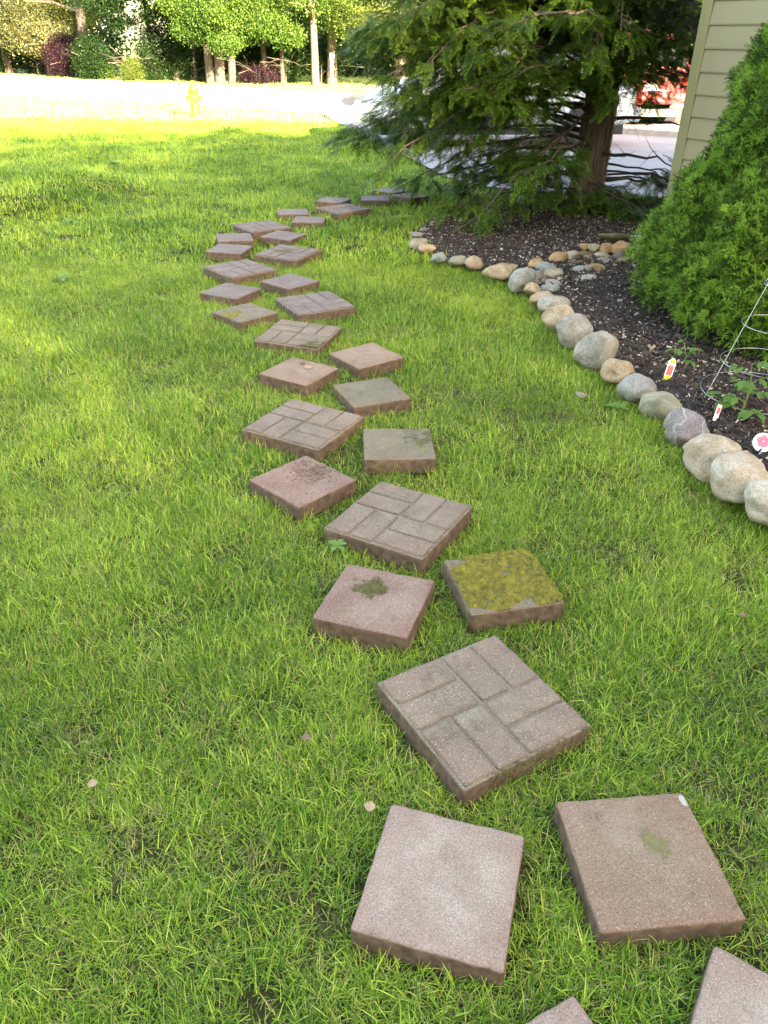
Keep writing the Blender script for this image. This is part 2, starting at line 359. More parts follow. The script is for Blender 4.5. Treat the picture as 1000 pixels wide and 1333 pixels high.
DRIVE = [(-1.95, 21.6), (-1.52, 19.8), (-.95, 17.4), (-.30, 14.8), (.3, 12.4), (.75, 10.6), (1.15, 9.9), (2.0, 9.5), (3.6, 9.3), (9, 11.5), (16, 14), (17, 14.2), (9.5, 15.0)]
DRIVE = [(-2.2, 21.9), (-1.52, 19.8), (-.95, 17.4), (-.30, 14.8), (.3, 12.4), (.75, 10.6), (1.15, 9.9), (2.0, 9.5), (3.6, 9.3), (9, 11.5), (18, 15.5), (18, 20), (9.8, 12.5+0), (9.8, 17)]
DRIVE = [(-2.2, 21.9), (-1.52, 19.8), (-.95, 17.4), (-.30, 14.8), (.3, 12.4), (.75, 10.6), (1.15, 9.9), (2.0, 9.5), (3.6, 9.3), (9, 11.5), (20, 16.0), (20, 18.6), (8.0, 18.9), (3.0, 18.4)]
sd = Vector((-13.4, 7.77)).normalized(); sn = Vector((-sd.y, sd.x))*-1   # street direction; sn points away from camera
if sn.y < 0: sn = -sn
S0 = Vector((-1.82, 26.45))                                             # a point on the far kerb
def street_pt(t, o): 
    q = S0+sd*t+sn*o
    return (q.x, q.y)
STREET = [street_pt(-70, -5.4), street_pt(90, -5.4), street_pt(90, 0), street_pt(-70, 0)]

def gz(x, y):
    x = np.asarray(x, float); y = np.asarray(y, float)
    z = .010*np.sin(x*1.9+y*.7)*np.cos(y*1.3-x*.6)+.006*np.sin(x*5.1+1)*np.sin(y*4.3)
    z = z*np.clip(1-(np.hypot(x, y)-12)/10, 0.0, 1)
    e = x+3.35+.25*np.sin(y*1.9)+.12*np.sin(y*5.2)                           # low bank at the left
    bank = .22/(1+np.exp(np.clip(e*6, -40, 40)))*np.exp(-((y-8.2)/1.9)**4)
    return z+bank-.022

# ------------------------------------------------------------------ ground
def axis(dense, lo, hi, far, grow=1.25):
    a = list(np.arange(lo, hi+1e-6, dense)); s = dense
    x = a[-1]
    while x < far: s *= grow; x += s; a.append(x)
    s = dense; x = a[0]; b = []
    while x > -far: s *= grow; x -= s; b.append(x)
    return np.array(b[::-1]+a)
gx = axis(.10, -6.5, 5.0, 320); gy = axis(.10, -.6, 11, 320)
GX, GY = np.meshgrid(gx, gy); GZ = gz(GX, GY)
nx, ny = len(gx), len(gy)
V = np.stack([GX.ravel(), GY.ravel(), GZ.ravel()], 1)
idx = np.arange(nx*ny).reshape(ny, nx)
Fq = np.stack([idx[:-1, :-1].ravel(), idx[:-1, 1:].ravel(), idx[1:, 1:].ravel(), idx[1:, :-1].ravel()], 1)
m, ns, ls = new_mat('lawn_thatch')
g = N(ns, 'ShaderNodeNewGeometry')
n1 = N(ns, 'ShaderNodeTexNoise', Scale=22.0, Detail=8.0, Roughness=.75); ls.new(g.outputs['Position'], n1.inputs['Vector'])
r1 = ramp(ns, [(.3, (.016, .014, .007)), (.5, (.040, .040, .015)), (.68, (.12, .10, .05))]); ls.new(n1.outputs['Fac'], r1.inputs[0])
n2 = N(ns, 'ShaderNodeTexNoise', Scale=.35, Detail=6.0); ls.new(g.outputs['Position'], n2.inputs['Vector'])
r2 = ramp(ns, [(.35, (.16, .22, .08)), (.65, (.27, .32, .15))]); ls.new(n2.outputs['Fac'], r2.inputs[0])  # paler ground on the far lawn: its sunlight is put into the colour
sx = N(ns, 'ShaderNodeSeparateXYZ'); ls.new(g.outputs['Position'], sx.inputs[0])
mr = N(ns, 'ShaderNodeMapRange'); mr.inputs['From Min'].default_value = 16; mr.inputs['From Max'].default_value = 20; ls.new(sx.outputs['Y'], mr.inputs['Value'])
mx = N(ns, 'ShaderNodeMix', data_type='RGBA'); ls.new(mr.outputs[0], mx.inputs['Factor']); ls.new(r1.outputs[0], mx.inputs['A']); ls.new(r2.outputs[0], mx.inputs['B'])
b = N(ns, 'ShaderNodeBsdfPrincipled', Roughness=.95); b.inputs['Specular IOR Level'].default_value = .1; ls.new(mx.outputs['Result'], b.inputs['Base Color'])
bp = N(ns, 'ShaderNodeBump', Strength=.8, Distance=.02); ls.new(n1.outputs['Fac'], bp.inputs['Height']); ls.new(bp.outputs[0], b.inputs['Normal'])
o = N(ns, 'ShaderNodeOutputMaterial'); ls.new(b.outputs[0], o.inputs[0])
lawn = mesh_obj('lawn', V, Fq.tolist(), m, smooth=True); prop(lawn, 'green lawn running back from the camera to the street', kind='structure')

MAT['asphalt'] = simple('aged_asphalt', (.20, .165, .15), .9, var=.25, scale=3, bump=.4, bscale=150)
MAT['driveway'] = simple('driveway_concrete', (.225, .215, .225), .85, var=.18, scale=1.2, bump=.3, bscale=120)
def poly_sheet(name, poly, z, mat, label):
    bm = bmesh.new(); f = bm.faces.new([bm.verts.new((x, y, z)) for x, y in poly])
    bmesh.ops.triangulate(bm, faces=[f]); bmesh.ops.recalc_face_normals(bm, faces=bm.faces[:])
    for f in bm.faces:
        if f.normal.z < 0: f.normal_flip()
    o = bm_obj(name, bm, mat); prop(o, label, kind='structure'); return o
poly_sheet('road', STREET, .010, MAT['asphalt'], 'sunlit asphalt street beyond the lawn')
poly_sheet('driveway', DRIVE, .016, MAT['driveway'], 'pale driveway behind the conifer')
def kerb(t0, t1, o, name):
    mb = MB(); n = int((t1-t0)/3)+1
    for i in range(n):
        a = t0+(t1-t0)*i/n; bb = t0+(t1-t0)*(i+1)/n-.012
        p, q = street_pt(a, o), street_pt(bb, o)
        c = ((p[0]+q[0])/2, (p[1]+q[1])/2, .045)
        mb.box(c, (math.hypot(q[0]-p[0], q[1]-p[1]), .15, .13), Matrix.Rotation(math.atan2(sd.y, sd.x), 3, 'Z'))
    ob = mb.build(name, MAT['found']); prop(ob, 'concrete kerb stones along the street', kind='structure')
kerb(-60, 80, .08, 'far_kerb'); kerb(3.2, 80, -5.48, 'near_kerb'); kerb(-60, -9, -5.48, 'near_kerb')

# mulch bed: a low mound that dips under the lawn along its outline
bx = np.arange(-.1, 5.6, .06); by = np.arange(1.3, 9.5, .06); BX, BY = np.meshgrid(bx, by)
ins = inside(BED, BX, BY); dist = polydist(BED, BX, BY)*np.where(ins, 1, -1)
def bed_z(x, y):
    d = polydist(BED, x, y)*np.where(inside(BED, x, y), 1, -1)
    return -.03+.085*np.clip((d+.03)/.22, 0, 1)+.02*np.sin(np.asarray(x)*3.1)*np.cos(np.asarray(y)*2.7)*np.clip(d, 0, .3)/.3
BZ = bed_z(BX, BY)+rng.normal(0, .004, BX.shape)
bid = np.arange(BX.size).reshape(BX.shape); keep = (dist > -.10)
fs = []
for j in range(len(by)-1):
    for i in range(len(bx)-1):
        if keep[j, i] and keep[j, i+1] and keep[j+1, i] and keep[j+1, i+1]: fs.append((bid[j, i], bid[j, i+1], bid[j+1, i+1], bid[j+1, i]))
mm_ = simple('mulch_soil', (.030, .021, .016), .95, var=.6, scale=30, bump=1.0, bscale=70)
bed = mesh_obj('mulch_bed', np.stack([BX.ravel(), BY.ravel(), BZ.ravel()], 1), fs, mm_, smooth=True)
prop(bed, 'dark shredded bark mulch bed behind the stone border', kind='structure')

# ------------------------------------------------------------------ geometry-node scatter (for what nobody could count)
def proto(name, V_, F_, mat, mats=None, midx=None):
    me = bpy.data.meshes.new(name); me.from_pydata([tuple(v) for v in V_], [], [tuple(f) for f in F_])
    for q in ([mat] if mats is None else mats): me.materials.append(q)
    if midx is not None: me.polygons.foreach_set('material_index', midx)
    me.update(); return bpy.data.objects.new(name, me)
def scatter(name, pts, rots, scl, protos, idx=None, parent=None, group_cache={}):
    n = len(pts)
    me = bpy.data.meshes.new(name); me.vertices.add(n); me.vertices.foreach_set('co', np.asarray(pts, np.float32).ravel())
    for an, tp, data in (('rot', 'FLOAT_VECTOR', np.asarray(rots, np.float32).ravel()), ('scl', 'FLOAT', np.asarray(scl, np.float32)),
                         ('pick', 'INT', np.asarray(rng.integers(0, len(protos), n) if idx is None else idx, np.int32))):
        a = me.attributes.new(an, tp, 'POINT'); a.data.foreach_set('vector' if tp == 'FLOAT_VECTOR' else 'value', data)
    o = bpy.data.objects.new(name, me); link(o, parent)
    key = tuple(p.name for p in protos)
    if key not in group_cache:
        g_ = bpy.data.node_groups.new('scatter_'+name, 'GeometryNodeTree')
        g_.interface.new_socket('Geometry', in_out='INPUT', socket_type='NodeSocketGeometry')
        g_.interface.new_socket('Geometry', in_out='OUTPUT', socket_type='NodeSocketGeometry')
        gn, gl = g_.nodes, g_.links
        gi, go = gn.new('NodeGroupInput'), gn.new('NodeGroupOutput')
        j = gn.new('GeometryNodeJoinGeometry')
        for p in protos:
            oi = gn.new('GeometryNodeObjectInfo'); oi.inputs['Object'].default_value = p
            gi2 = gn.new('GeometryNodeGeometryToInstance'); gl.new(oi.outputs['Geometry'], gi2.inputs[0]); gl.new(gi2.outputs[0], j.inputs[0])
        ip = gn.new('GeometryNodeInstanceOnPoints'); ip.inputs['Pick Instance'].default_value = True
        def attr(nm, tp):
            q = gn.new('GeometryNodeInputNamedAttribute'); q.data_type = tp; q.inputs['Name'].default_value = nm; return q.outputs['Attribute']
        gl.new(gi.outputs[0], ip.inputs['Points']); gl.new(j.outputs[0], ip.inputs['Instance'])
        e2r = gn.new('FunctionNodeEulerToRotation'); gl.new(attr('rot', 'FLOAT_VECTOR'), e2r.inputs[0]); gl.new(e2r.outputs[0], ip.inputs['Rotation'])
        gl.new(attr('scl', 'FLOAT'), ip.inputs['Scale']); gl.new(attr('pick', 'INT'), ip.inputs['Instance Index'])
        gl.new(ip.outputs[0], go.inputs[0]); group_cache[key] = g_
    md = o.modifiers.new('scatter', 'NODES'); md.node_group = group_cache[key]
    return o

# ------------------------------------------------------------------ stepping stones
#  i: (large, x, y, z, turn, tilt x, tilt y, colour, label)
PAV = [
 (0, .2900, .5258, .045, -1.097, 0, 0, 'pink', 'pinkish stepping stone at the bottom edge of the photo, only its far corner in view'),
 (0, .6833, .6132, .045, -.579, 0, 0, 'pink', 'pinkish stepping stone cut off by the bottom right corner of the photo'),
 (0, .129, .940, .047, -.274, .020, .004, 'pink', 'plain square stepping stone with a pale worn grey-pink face, nearest whole one on the left'),
 (0, .559, 1.000, .046, .106, .004, .015, 'tan', 'plain tan-pink square stepping stone with a white chip on its corner, nearest on the right'),
 (1, .259, 1.435, .048, .545, -.010, .008, 'grey', 'nearest large brick-patterned stepping stone, grey with pinkish corners'),
 (0, -.023, 1.869, .040, -.317, .013, -.016, 'rose', 'rose-red plain stepping stone with one round spot of green moss'),
 (0, .376, 1.961, .047, .226, .008, -.016, 'greenish', 'stepping stone almost covered by a yellow-green moss mat'),
 (1, .057, 2.355, .039, 1.050, .023, -.009, 'grey', 'large brick-patterned stepping stone just beyond the moss-covered one'),
 (0, -.318, 2.607, .040, .820, -.005, -.005, 'rose', 'dusty pink plain stepping stone with crumbs of soil scattered on top'),
 (0, .057, 2.930, .043, .047, -.001, -.010, 'greenish', 'plain grey stepping stone set straight on to the camera with thin green film'),
 (1, -.362, 3.135, .042, 1.090, -.015, -.005, 'grey', 'large dark brick-patterned stepping stone left of the straight-set grey one'),
 (0, -.070, 3.491, .042, .407, .003, -.003, 'greenish', 'plain olive-grey stepping stone just in front of the orange-tinted one'),
 (0, -.447, 3.748, .043, 1.060, -.020, -.007, 'orange', 'pinkish orange plain stepping stone with a dead leaf on top'),
 (0, -.109, 3.993, .043, .639, .015, -.002, 'orange', 'orange-tan plain stepping stone right of the one with the dead leaf'),
 (1, -.512, 4.351, .041, 1.283, -.012, .010, 'grey', 'large brick-patterned stepping stone directly beyond the pair of orange ones'),
 (0, -.884, 4.718, .045, .810, -.003, 0, 'greenish', 'plain stepping stone with a streak of moss on its near edge, left side of path'),
 (1, -.469, 4.961, .045, .502, .005, .003, 'plum', 'large brick-patterned stepping stone right of the one with a moss streak'),
 (0, -1.056, 5.194, .045, 1.121, -.008, -.003, 'plum', 'plain plum-grey stepping stone, second beyond the moss-streaked one on the left edge'),
 (0, -.687, 5.453, .045, .870, -.005, .001, 'plum', 'plain brownish stepping stone between two large brick-patterned ones'),
 (1, -1.095, 5.795, .047, .739, -.012, -.002, 'plum', 'large brick-patterned stepping stone at the leftmost bulge of the path'),
 (1, -.797, 6.318, .046, 1.131, .003, .008, 'plum', 'large brick-patterned stepping stone with a mossy joint where the path bends back right'),
 (0, -1.282, 6.403, .045, 1.398, -.011, 0, 'plum', 'plain stepping stone at the far left of the bend, nearer of the two there'),
 (0, -1.310, 6.806, .048, .267, -.003, -.002, 'plum', 'plain stepping stone at the far left of the bend, farther of the two there'),
 (0, -.906, 6.926, .045, 1.149, -.005, 0, 'plum', 'plain stepping stone right of the two at the far left of the bend'),
 (1, -1.148, 7.305, .047, .618, -.002, -.006, 'plum', 'large brick-patterned stepping stone just past the bend, in long grass'),
 (0, -.747, 7.612, .047, -4.742+2*math.pi, -.001, -.001, 'plum', 'plain stepping stone past the bend, its long edge facing the camera'),
 (0, -.938, 7.988, .046, .171, .004, 0, 'plum', 'small-looking plain stepping stone past the bend, set square at the left'),
 (1, -.455, 8.213, .045, .715, .010, .001, 'plum', 'farthest large brick-patterned stepping stone, low in the grass'),
 (0, -.589, 8.676, .046, 1.261, .001, -.001, 'plum', 'plain stepping stone just beyond the farthest brick-patterned one'),
 (0, -.142, 8.813, .046, 1.554, .004, .002, 'plum', 'plain stepping stone near the conifer tips, nearest of the last three'),
 (0, .025, 9.35, .045, .836, 0, 0, 'plum', 'farthest stepping stone of the path, beyond the conifer tips'),
 (0, .235, 9.02, .045, .72, 0, 0, 'plum', 'last stepping stone at the right, half hidden under the conifer branches'),
]
def rounded_slab(S, T, r=.007, n=14, seed=0, rough=.0012):
    """square slab, top at z = 0, with a worn rim"""
    h = S/2
    t = [-h, -h+r*.45, -h+r] + list(np.linspace(-h+r, h-r, n)[1:-1]) + [h-r, h-r*.45, h]
    tz = [-T, -T+r, -T*.6, -T*.3, -r, -r*.45, 0]
    idx_, V_, F_ = {}, [], []
    def vert(x, y, z):
        k = (round(x, 5), round(y, 5), round(z, 5))
        if k in idx_: return idx_[k]
        p = Vector((x, y, z)); q = Vector((max(-h+r, min(h-r, x)), max(-h+r, min(h-r, y)), max(-T+r, min(-r, z))))
        d = p-q
        if d.length > 1e-9: p = q+d.normalized()*r
        sd_ = Vector((seed*3.1, seed*1.7, 0))
        a = noise.noise((p*28)+sd_); bq = noise.noise((p*90)+sd_)
        edge = max(abs(x), abs(y)) > h-r*1.01
        amp = rough*(1.6 if edge else .8)
        p = p+ (d.normalized() if d.length > 1e-9 else Vector((0, 0, 1)))*(amp*(a+.6*bq))
        if edge and z > -r*1.01:
            c = noise.noise(Vector((x*22+seed*5, y*22-seed*2, seed)))
            if c > .42: p = p-Vector((math.copysign(1, x) if abs(x) > h-r*1.01 else 0, math.copysign(1, y) if abs(y) > h-r*1.01 else 0, 1.1))*(c-.42)*.011
        idx_[k] = len(V_); V_.append(p); return idx_[k]
    def sheet(A, B, f, flip):
        for i in range(len(A)-1):
            for j in range(len(B)-1):
                q = [vert(*f(A[i], B[j])), vert(*f(A[i+1], B[j])), vert(*f(A[i+1], B[j+1])), vert(*f(A[i], B[j+1]))]
                F_.append(q[::-1] if flip else q)
    sheet(t, t, lambda a, c: (a, c, 0), False)
    sheet(t, tz, lambda a, c: (a, -h, c), False); sheet(t, tz, lambda a, c: (a, h, c), True)
    sheet(t, tz, lambda a, c: (-h, a, c), True); sheet(t, tz, lambda a, c: (h, a, c), False)
    return V_, F_
def rim_attr(me, fn):
    a = me.attributes.new('rim', 'FLOAT', 'POINT'); a.data.foreach_set('value', [fn(v.co) for v in me.vertices])
def rimf(u, v, h):
    t = max(abs(u), abs(v))/h; q = min(abs(u), abs(v))/h
    return max(0.0, min(1.0, (t-.62)/.36))*(.55+.45*q)
brick_cache = {}
def brick_mesh(mkey, cx, cy, turn):
    key = (mkey, round(cx, 3), round(cy, 3))
    if key in brick_cache: return brick_cache[key]
    bm = bmesh.new(); bm_box(bm, (0, 0, -.011), (.1865, .0890, .022), None, .0045); var = len(brick_cache)*1.37
    for v in bm.verts:
        v.co += Vector((noise.noise(v.co*40+Vector((var*4, 0, 0))), noise.noise(v.co*40+Vector((0, var*4, 0))), .5*noise.noise(v.co*30+Vector((0, 0, var*4)))))*.0018
    me = bpy.data.meshes.new('brick'); bm.to_mesh(me); bm.free(); me.materials.append(CP[mkey]); brick_cache[key] = me
    rim_attr(me, lambda c: rimf(cx+(-c.y if turn else c.x), cy+(c.x if turn else c.y), .199))
    return me
foot = []                                     # footprints kept free of grass
for i, (L, x, y, z, a, tx, ty, mk, lab) in enumerate(PAV):
    S = .398 if L else .298
    a = math.remainder(a, math.pi/2) if not L else a
    root = empty('stepping_stone', (x, y, z)); 
    nrm = Vector((-tx, -ty, 1)).normalized()
    q = Vector((0, 0, 1)).rotation_difference(nrm) @ Euler((0, 0, a)).to_quaternion()
    root.rotation_euler = q.to_euler()
    prop(root, lab, 'stepping stone', 'stepping stones laid across the lawn')
    V_, F_ = rounded_slab(S, .070, r=.008, seed=i, rough=.0013)
    if L: V_ = [Vector(v)-Vector((0, 0, .0065)) for v in V_]
    so_ = mesh_obj('slab', V_, F_, CP[mk], root, smooth=True); rim_attr(so_.data, lambda c: rimf(c.x, c.y, S/2) if not L else .1)
    if L:
        for qx in (-1, 1):
            for qy in (-1, 1):
                along = (qx*qy < 0)
                for k in (-1, 1):
                    cx, cy = qx*.0975, qy*.0975
                    if along: cy += k*.0483
                    else: cx += k*.0483
                    bo = bpy.data.objects.new('brick', brick_mesh(mk, cx, cy, not along)); link(bo, root)
                    bo.location = (cx, cy, .0006*random.uniform(-1, 1)); bo.rotation_euler = (random.gauss(0, .002), random.gauss(0, .002), 0 if along else math.pi/2)
    PAV[i] = (L, x, y, z, a, S, root)
    foot.append((x, y, a, S/2))
def in_foot(x, y, pad):
    r = np.zeros(x.shape, bool)
    for fx, fy, a, h in foot:
        dx, dy = x-fx, y-fy; u = dx*math.cos(a)+dy*math.sin(a); v = -dx*math.sin(a)+dy*math.cos(a)
        r |= (np.abs(u) < h+pad) & (np.abs(v) < h+pad)
    return r
MAT['moss'] = simple('moss', (.06, .065, .013), .95, scale=42, col2=(.29, .25, .03), bump=1.0, bscale=160)
MAT['moss_film'] = simple('thin_moss_film', (.13, .105, .05), .95, scale=60, col2=(.17, .15, .06), bump=.8, bscale=160)
MAT['moss_dark'] = simple('dark_moss', (.05, .052, .016), .95, scale=60, col2=(.115, .11, .03), bump=1.0, bscale=160)
def moss_patch(root, S, fn, mat, name='moss', n=90, hgt=.007, seed=0, amp=.75):
    V_, F_ = [], []; h = S/2-.002; ids = {}
    def val(u, v): return fn(u/S, v/S)+amp*noise.fractal(Vector((u*26+seed, v*26, seed)), 1, 2, 5)+amp*.7*noise.noise(Vector((u*170, v*170, seed)))
    for i in range(n+1):
        for j in range(n+1):
            u, v = -h+2*h*i/n, -h+2*h*j/n; f = val(u, v)
            zz = .0006+hgt*min(1, max(0, f)*2.2)*(.25+1.3*abs(noise.noise(Vector((u*120, v*120, seed))))+.5*noise.noise(Vector((u*60, v*60, 2))))
            if f < 0: zz = -.003
            ids[i, j] = len(V_); V_.append((u, v, zz))
    for i in range(n):
        for j in range(n):
            q = [ids[i, j], ids[i+1, j], ids[i+1, j+1], ids[i, j+1]]
            if max(V_[k][2] for k in q) > 0: F_.append(q)
    return mesh_obj(name, V_, F_, mat, root, smooth=True)
def blob(cx, cy, rr, gain=1.0): return lambda u, v: gain*(1-math.hypot(u-cx, v-cy)/rr)
P_ = [p[6] for p in PAV]
moss_patch(P_[6], .298, lambda u, v: .46-7*max(0, .13+.08*math.sin(u*9)-(v+.5))*(1 if u < .2 else .2)-4.0*max(0, .24-math.hypot(u+.5, v-.42))-2.2*max(0, .16-math.hypot(u-.1, v-.13)), MAT['moss'], seed=3, n=150, hgt=.013, amp=.65)
moss_patch(P_[5], .298, blob(-.12, .17, .15, .9), MAT['moss_dark'], seed=5, n=110, hgt=.007)
moss_patch(P_[3], .298, lambda u, v: .34-3.2*math.hypot(u-.12, v-.08), MAT['moss_film'], seed=7, n=130, hgt=.0015, amp=.30)
moss_patch(P_[15], .298, blob(-.05, -.28, .20, .8), MAT['moss'], seed=9, n=90, hgt=.004, amp=.9)
moss_patch(P_[9], .298, blob(.34, .12, .14, .3), MAT['moss_dark'], seed=11, n=90, hgt=.002, amp=.9)
moss_patch(P_[20], .398, blob(.02, .1, .16, .4), MAT['moss_dark'], seed=12, n=50, hgt=.004)
moss_patch(P_[14], .398, blob(-.42, -.44, .22, .8), MAT['moss_dark'], seed=13, n=50, hgt=.006)
mb = MB()                                                      # a strip of moss down the front edge of the nearest large one
for k in range(150):
    u = random.uniform(-.12, .19); zz = -.06*random.random()**1.3
    mb.lathe([(.0005, -.001), (.004*random.uniform(.5, 1.3), .001), (.0005, .004)], 5, (u, -.1995-random.random()*.002, zz))
mb.build('moss', MAT['moss_dark'], P_[4])
# a white chip on the corner, and soil crumbs
box = mesh_obj('white_chip', [(.131, .112, .0014), (.142, .108, .0014), (.1435, .134, .0010), (.136, .140, .0014), (.129, .131, .0014)], [(0, 1, 2, 3, 4)], simple('bare_white_concrete', (.30, .28, .255), .9, var=.1), P_[3])
mb = MB()
for k in range(170):
    a = random.gauss(-.02, .055); c = random.gauss(.055, .045); s = random.uniform(.0015, .0055)
    if abs(a) < .14 and abs(c) < .14: mb.lathe([(s*.3, -.001), (s, s*.35), (s*.7, s*.9), (s*.1, s*1.1)], 6, (a, c, 0))
for k in range(500):
    a = random.gauss(-.02, .05); c = random.gauss(.06, .04); s = random.uniform(.0008, .002)
    if abs(a) < .14 and abs(c) < .14: mb.lathe([(s, -.001), (s*1.1, s*.5), (s*.3, s)], 5, (a, c, 0))
mb.build('soil_crumb', simple('soil_crumbs', (.13, .09, .065), .95, var=.4, scale=60), P_[8])['kind'] = 'stuff'

# ------------------------------------------------------------------ bed stones
def stone_mesh(w_, d_, h_, seed, sub=3, facet=.25, flat=0.0):
    bm = bmesh.new(); bmesh.ops.create_icosphere(bm, subdivisions=sub, radius=1.0)
    sv_ = Vector((seed*1.37, seed*.71, seed*2.3))
    rs = random.Random(seed*13+5)
    planes = [(Vector((rs.gauss(0, 1), rs.gauss(0, 1), rs.gauss(0, .8))).normalized(), rs.uniform(.58, .88)) for _ in range(9)]
    for v in bm.verts:
        p = v.co.normalized(); r_ = 1.0
        q = p*(1+.36*noise.noise(p*1.0+sv_)+.16*noise.noise(p*2.2+sv_)+.025*noise.noise(p*6+sv_))
        for n_, dd in planes:
            e = q.dot(n_)-dd
            if e > 0: q = q-n_*e*(.22+facet)
        if flat: q.z = max(-flat, min(flat, q.z*1.2)) 
        v.co = Vector((q.x*w_/2, q.y*d_/2, q.z*h_/2))
    return bm
G1 = 'rounded stones edging the mulch bed'; G2 = 'small stones piled in the dry creek bed'
ST = [ # u, v, width px, height px, colour, label
 (1006, 655, 78, 62, 'white', 'pale cream boulder cut by the right edge of the photo, nearest of the border', G1),
 (965, 622, 76, 62, 'cream', 'big cream boulder below the round white plant tag, second nearest of the border', G1),
 (931, 589, 80, 60, 'cream', 'big tan boulder with a dark diagonal crack beside the purple veined stone', G1),
 (893, 557, 54, 50, 'veined', 'purple-grey stone with white quartz veins in the border', G1),
 (862, 528, 50, 38, 'green', 'rounded grey-green stone next to the purple veined one', G1),
 (829, 504, 49, 40, 'blue', 'blue-grey smooth stone left of the yellow plant tag', G1),
 (805, 483, 39, 36, 'tan', 'smaller white and orange blotched stone in the border', G1),
 (776, 456, 52, 47, 'grey', 'large grey-brown border stone just beyond the orange blotched one', G1),
 (748, 431, 44, 40, 'grey', 'mid grey oblong border stone, second beyond the orange blotched one', G1),
 (730, 415, 39, 38, 'tan', 'beige round-topped border stone leaning on the mid grey oblong', G1),
 (720, 396, 43, 25, 'grey', 'low grey border stone with a dark right flank, by the small pile', G1),
 (706, 388, 30, 19, 'tan', 'pale tan border stone beside the small blue-white one', G1),
 (695, 376, 23, 18, 'tan', 'tan border stone squeezed behind the big pale round one', G1),
 (695, 367, 20, 12, 'grey', 'thin grey stone resting right of the big pale round one', G1),
 (679, 364, 35, 29, 'blue', 'big pale grey round stone where the border turns towards the small pile', G1),
 (653, 352, 42, 22, 'tan', 'wide flat brown stone left of the big pale round one', G1),
 (617, 342, 26, 17, 'tan', 'beige wedge-shaped stone left of the wide brown one', G1),
 (596, 339, 28, 13, 'green', 'low greenish stone half sunk in grass at the bed front', G1),
 (572, 335, 23, 14, 'blue', 'low blue-grey stone half sunk in grass near the bed tip', G1),
 (557, 323, 21, 14, 'tan', 'small beige stone at the far tip of the bed', G1),
 (543, 317, 23, 16, 'grey', 'grey stone at the very tip of the bed, nearest the path', G1),
 (542, 306, 18, 10, 'grey', 'pale low stone behind the grey tip stone', G1),
 (552, 299, 11, 7, 'grey', 'small pebble-like border stone behind the bed tip', G1),
 (563, 292, 12, 7, 'tan', 'farthest small beige border stone, under the conifer twigs', G1),
 (699, 344, 20, 13, 'orange', 'orange oblong stone at the left end of the pile', G2),
 (710, 349, 22, 16, 'blue', 'pale grey stone right behind the left orange one', G2),
 (719, 357, 22, 14, 'cream', 'two-tone orange and cream stone in front of the pale grey one', G2),
 (700, 359, 14, 13, 'grey', 'small grey stone between big pale round one and two-tone one', G2),
 (683, 352, 13, 6, 'orange', 'thin orange stone behind the big pale round border stone', G2),
 (727, 364, 13, 10, 'green', 'small yellowish stone left of the long white slab', G2),
 (712, 366, 15, 9, 'brown', 'dark brown stone tucked below the two-tone one', G2),
 (720, 369, 20, 9, 'grey', 'flat grey stone below the small yellowish one', G2),
 (715, 375, 20, 13, 'blue', 'small blue-white angular stone at the pile front', G2),
 (731, 374, 15, 7, 'grey', 'flat grey chip in front of the long white slab', G2),
 (750, 364, 39, 12, 'white', 'long white slab stone laid across the pile front', G2),
 (748, 356, 31, 8, 'green', 'flat greenish slab behind the long white one', G2),
 (754, 351, 23, 13, 'blue', 'pale grey block standing on the flat greenish slab', G2),
 (775, 358, 21, 6, 'grey', 'thin grey slab continuing the long white one to the right', G2),
 (728, 335, 18, 14, 'orange', 'bright orange tilted stone at the back of the pile', G2),
 (744, 333, 16, 13, 'cream', 'cream and brown stone right of the bright orange one', G2),
 (749, 343, 17, 9, 'moss', 'mossy stone in the hollow of the pile', G2),
 (773, 349, 21, 13, 'orange', 'large orange-brown rounded stone right of the pale grey block', G2),
 (787, 351, 15, 6, 'green', 'flat oval stone right of the orange-brown rounded one', G2),
 (763, 321, 15, 10, 'orange', 'dark orange stone at the foot of the conifer twigs', G2),
 (773, 322, 12, 15, 'tan', 'upright tan stone left of the upright orange one', G2),
 (789, 323, 15, 17, 'orange', 'upright orange stone with moss on top', G2),
 (809, 323, 20, 19, 'orange', 'orange-brown block under the mossy boulder', G2),
 (804, 310, 35, 15, 'moss', 'mossy dark boulder crowning the pile', G2),
 (828, 312, 20, 13, 'grey', 'grey stone at the right end of the pile by the spruce', G2),
 (830, 323, 16, 10, 'white', 'pale slab leaning at the right end against the spruce', G2),
 (784, 332, 17, 9, 'tan', 'tan stone below the upright orange one', G2),
 (806, 332, 15, 9, 'dark', 'dark grey stone below the orange-brown block', G2),
 (767, 335, 13, 8, 'brown', 'brown stone below the upright tan one', G2),
 (786, 339, 18, 8, 'grey', 'grey low stone in the middle of the hollow', G2),
 (813, 338, 19, 9, 'brown', 'flat brown stone near the spruce skirt', G2),
 (813, 347, 18, 5, 'tan', 'thin tan slate at the front right of the pile', G2),
 (824, 346, 17, 6, 'grey', 'thin grey slate at the front right touching the spruce', G2),
 (759, 330, 13, 7, 'moss', 'little mossy stone behind the cream and brown one', G2),
 (799, 346, 13, 5, 'orange', 'thin reddish stone in front of the hollow', G2),
 (757, 512, 17, 8, 'grey', 'small flat grey stone lying alone in the lawn', None),
 (627, 268, 22, 6, 'grey', 'flat grey stone at the back edge of the bed by the driveway', None),
]
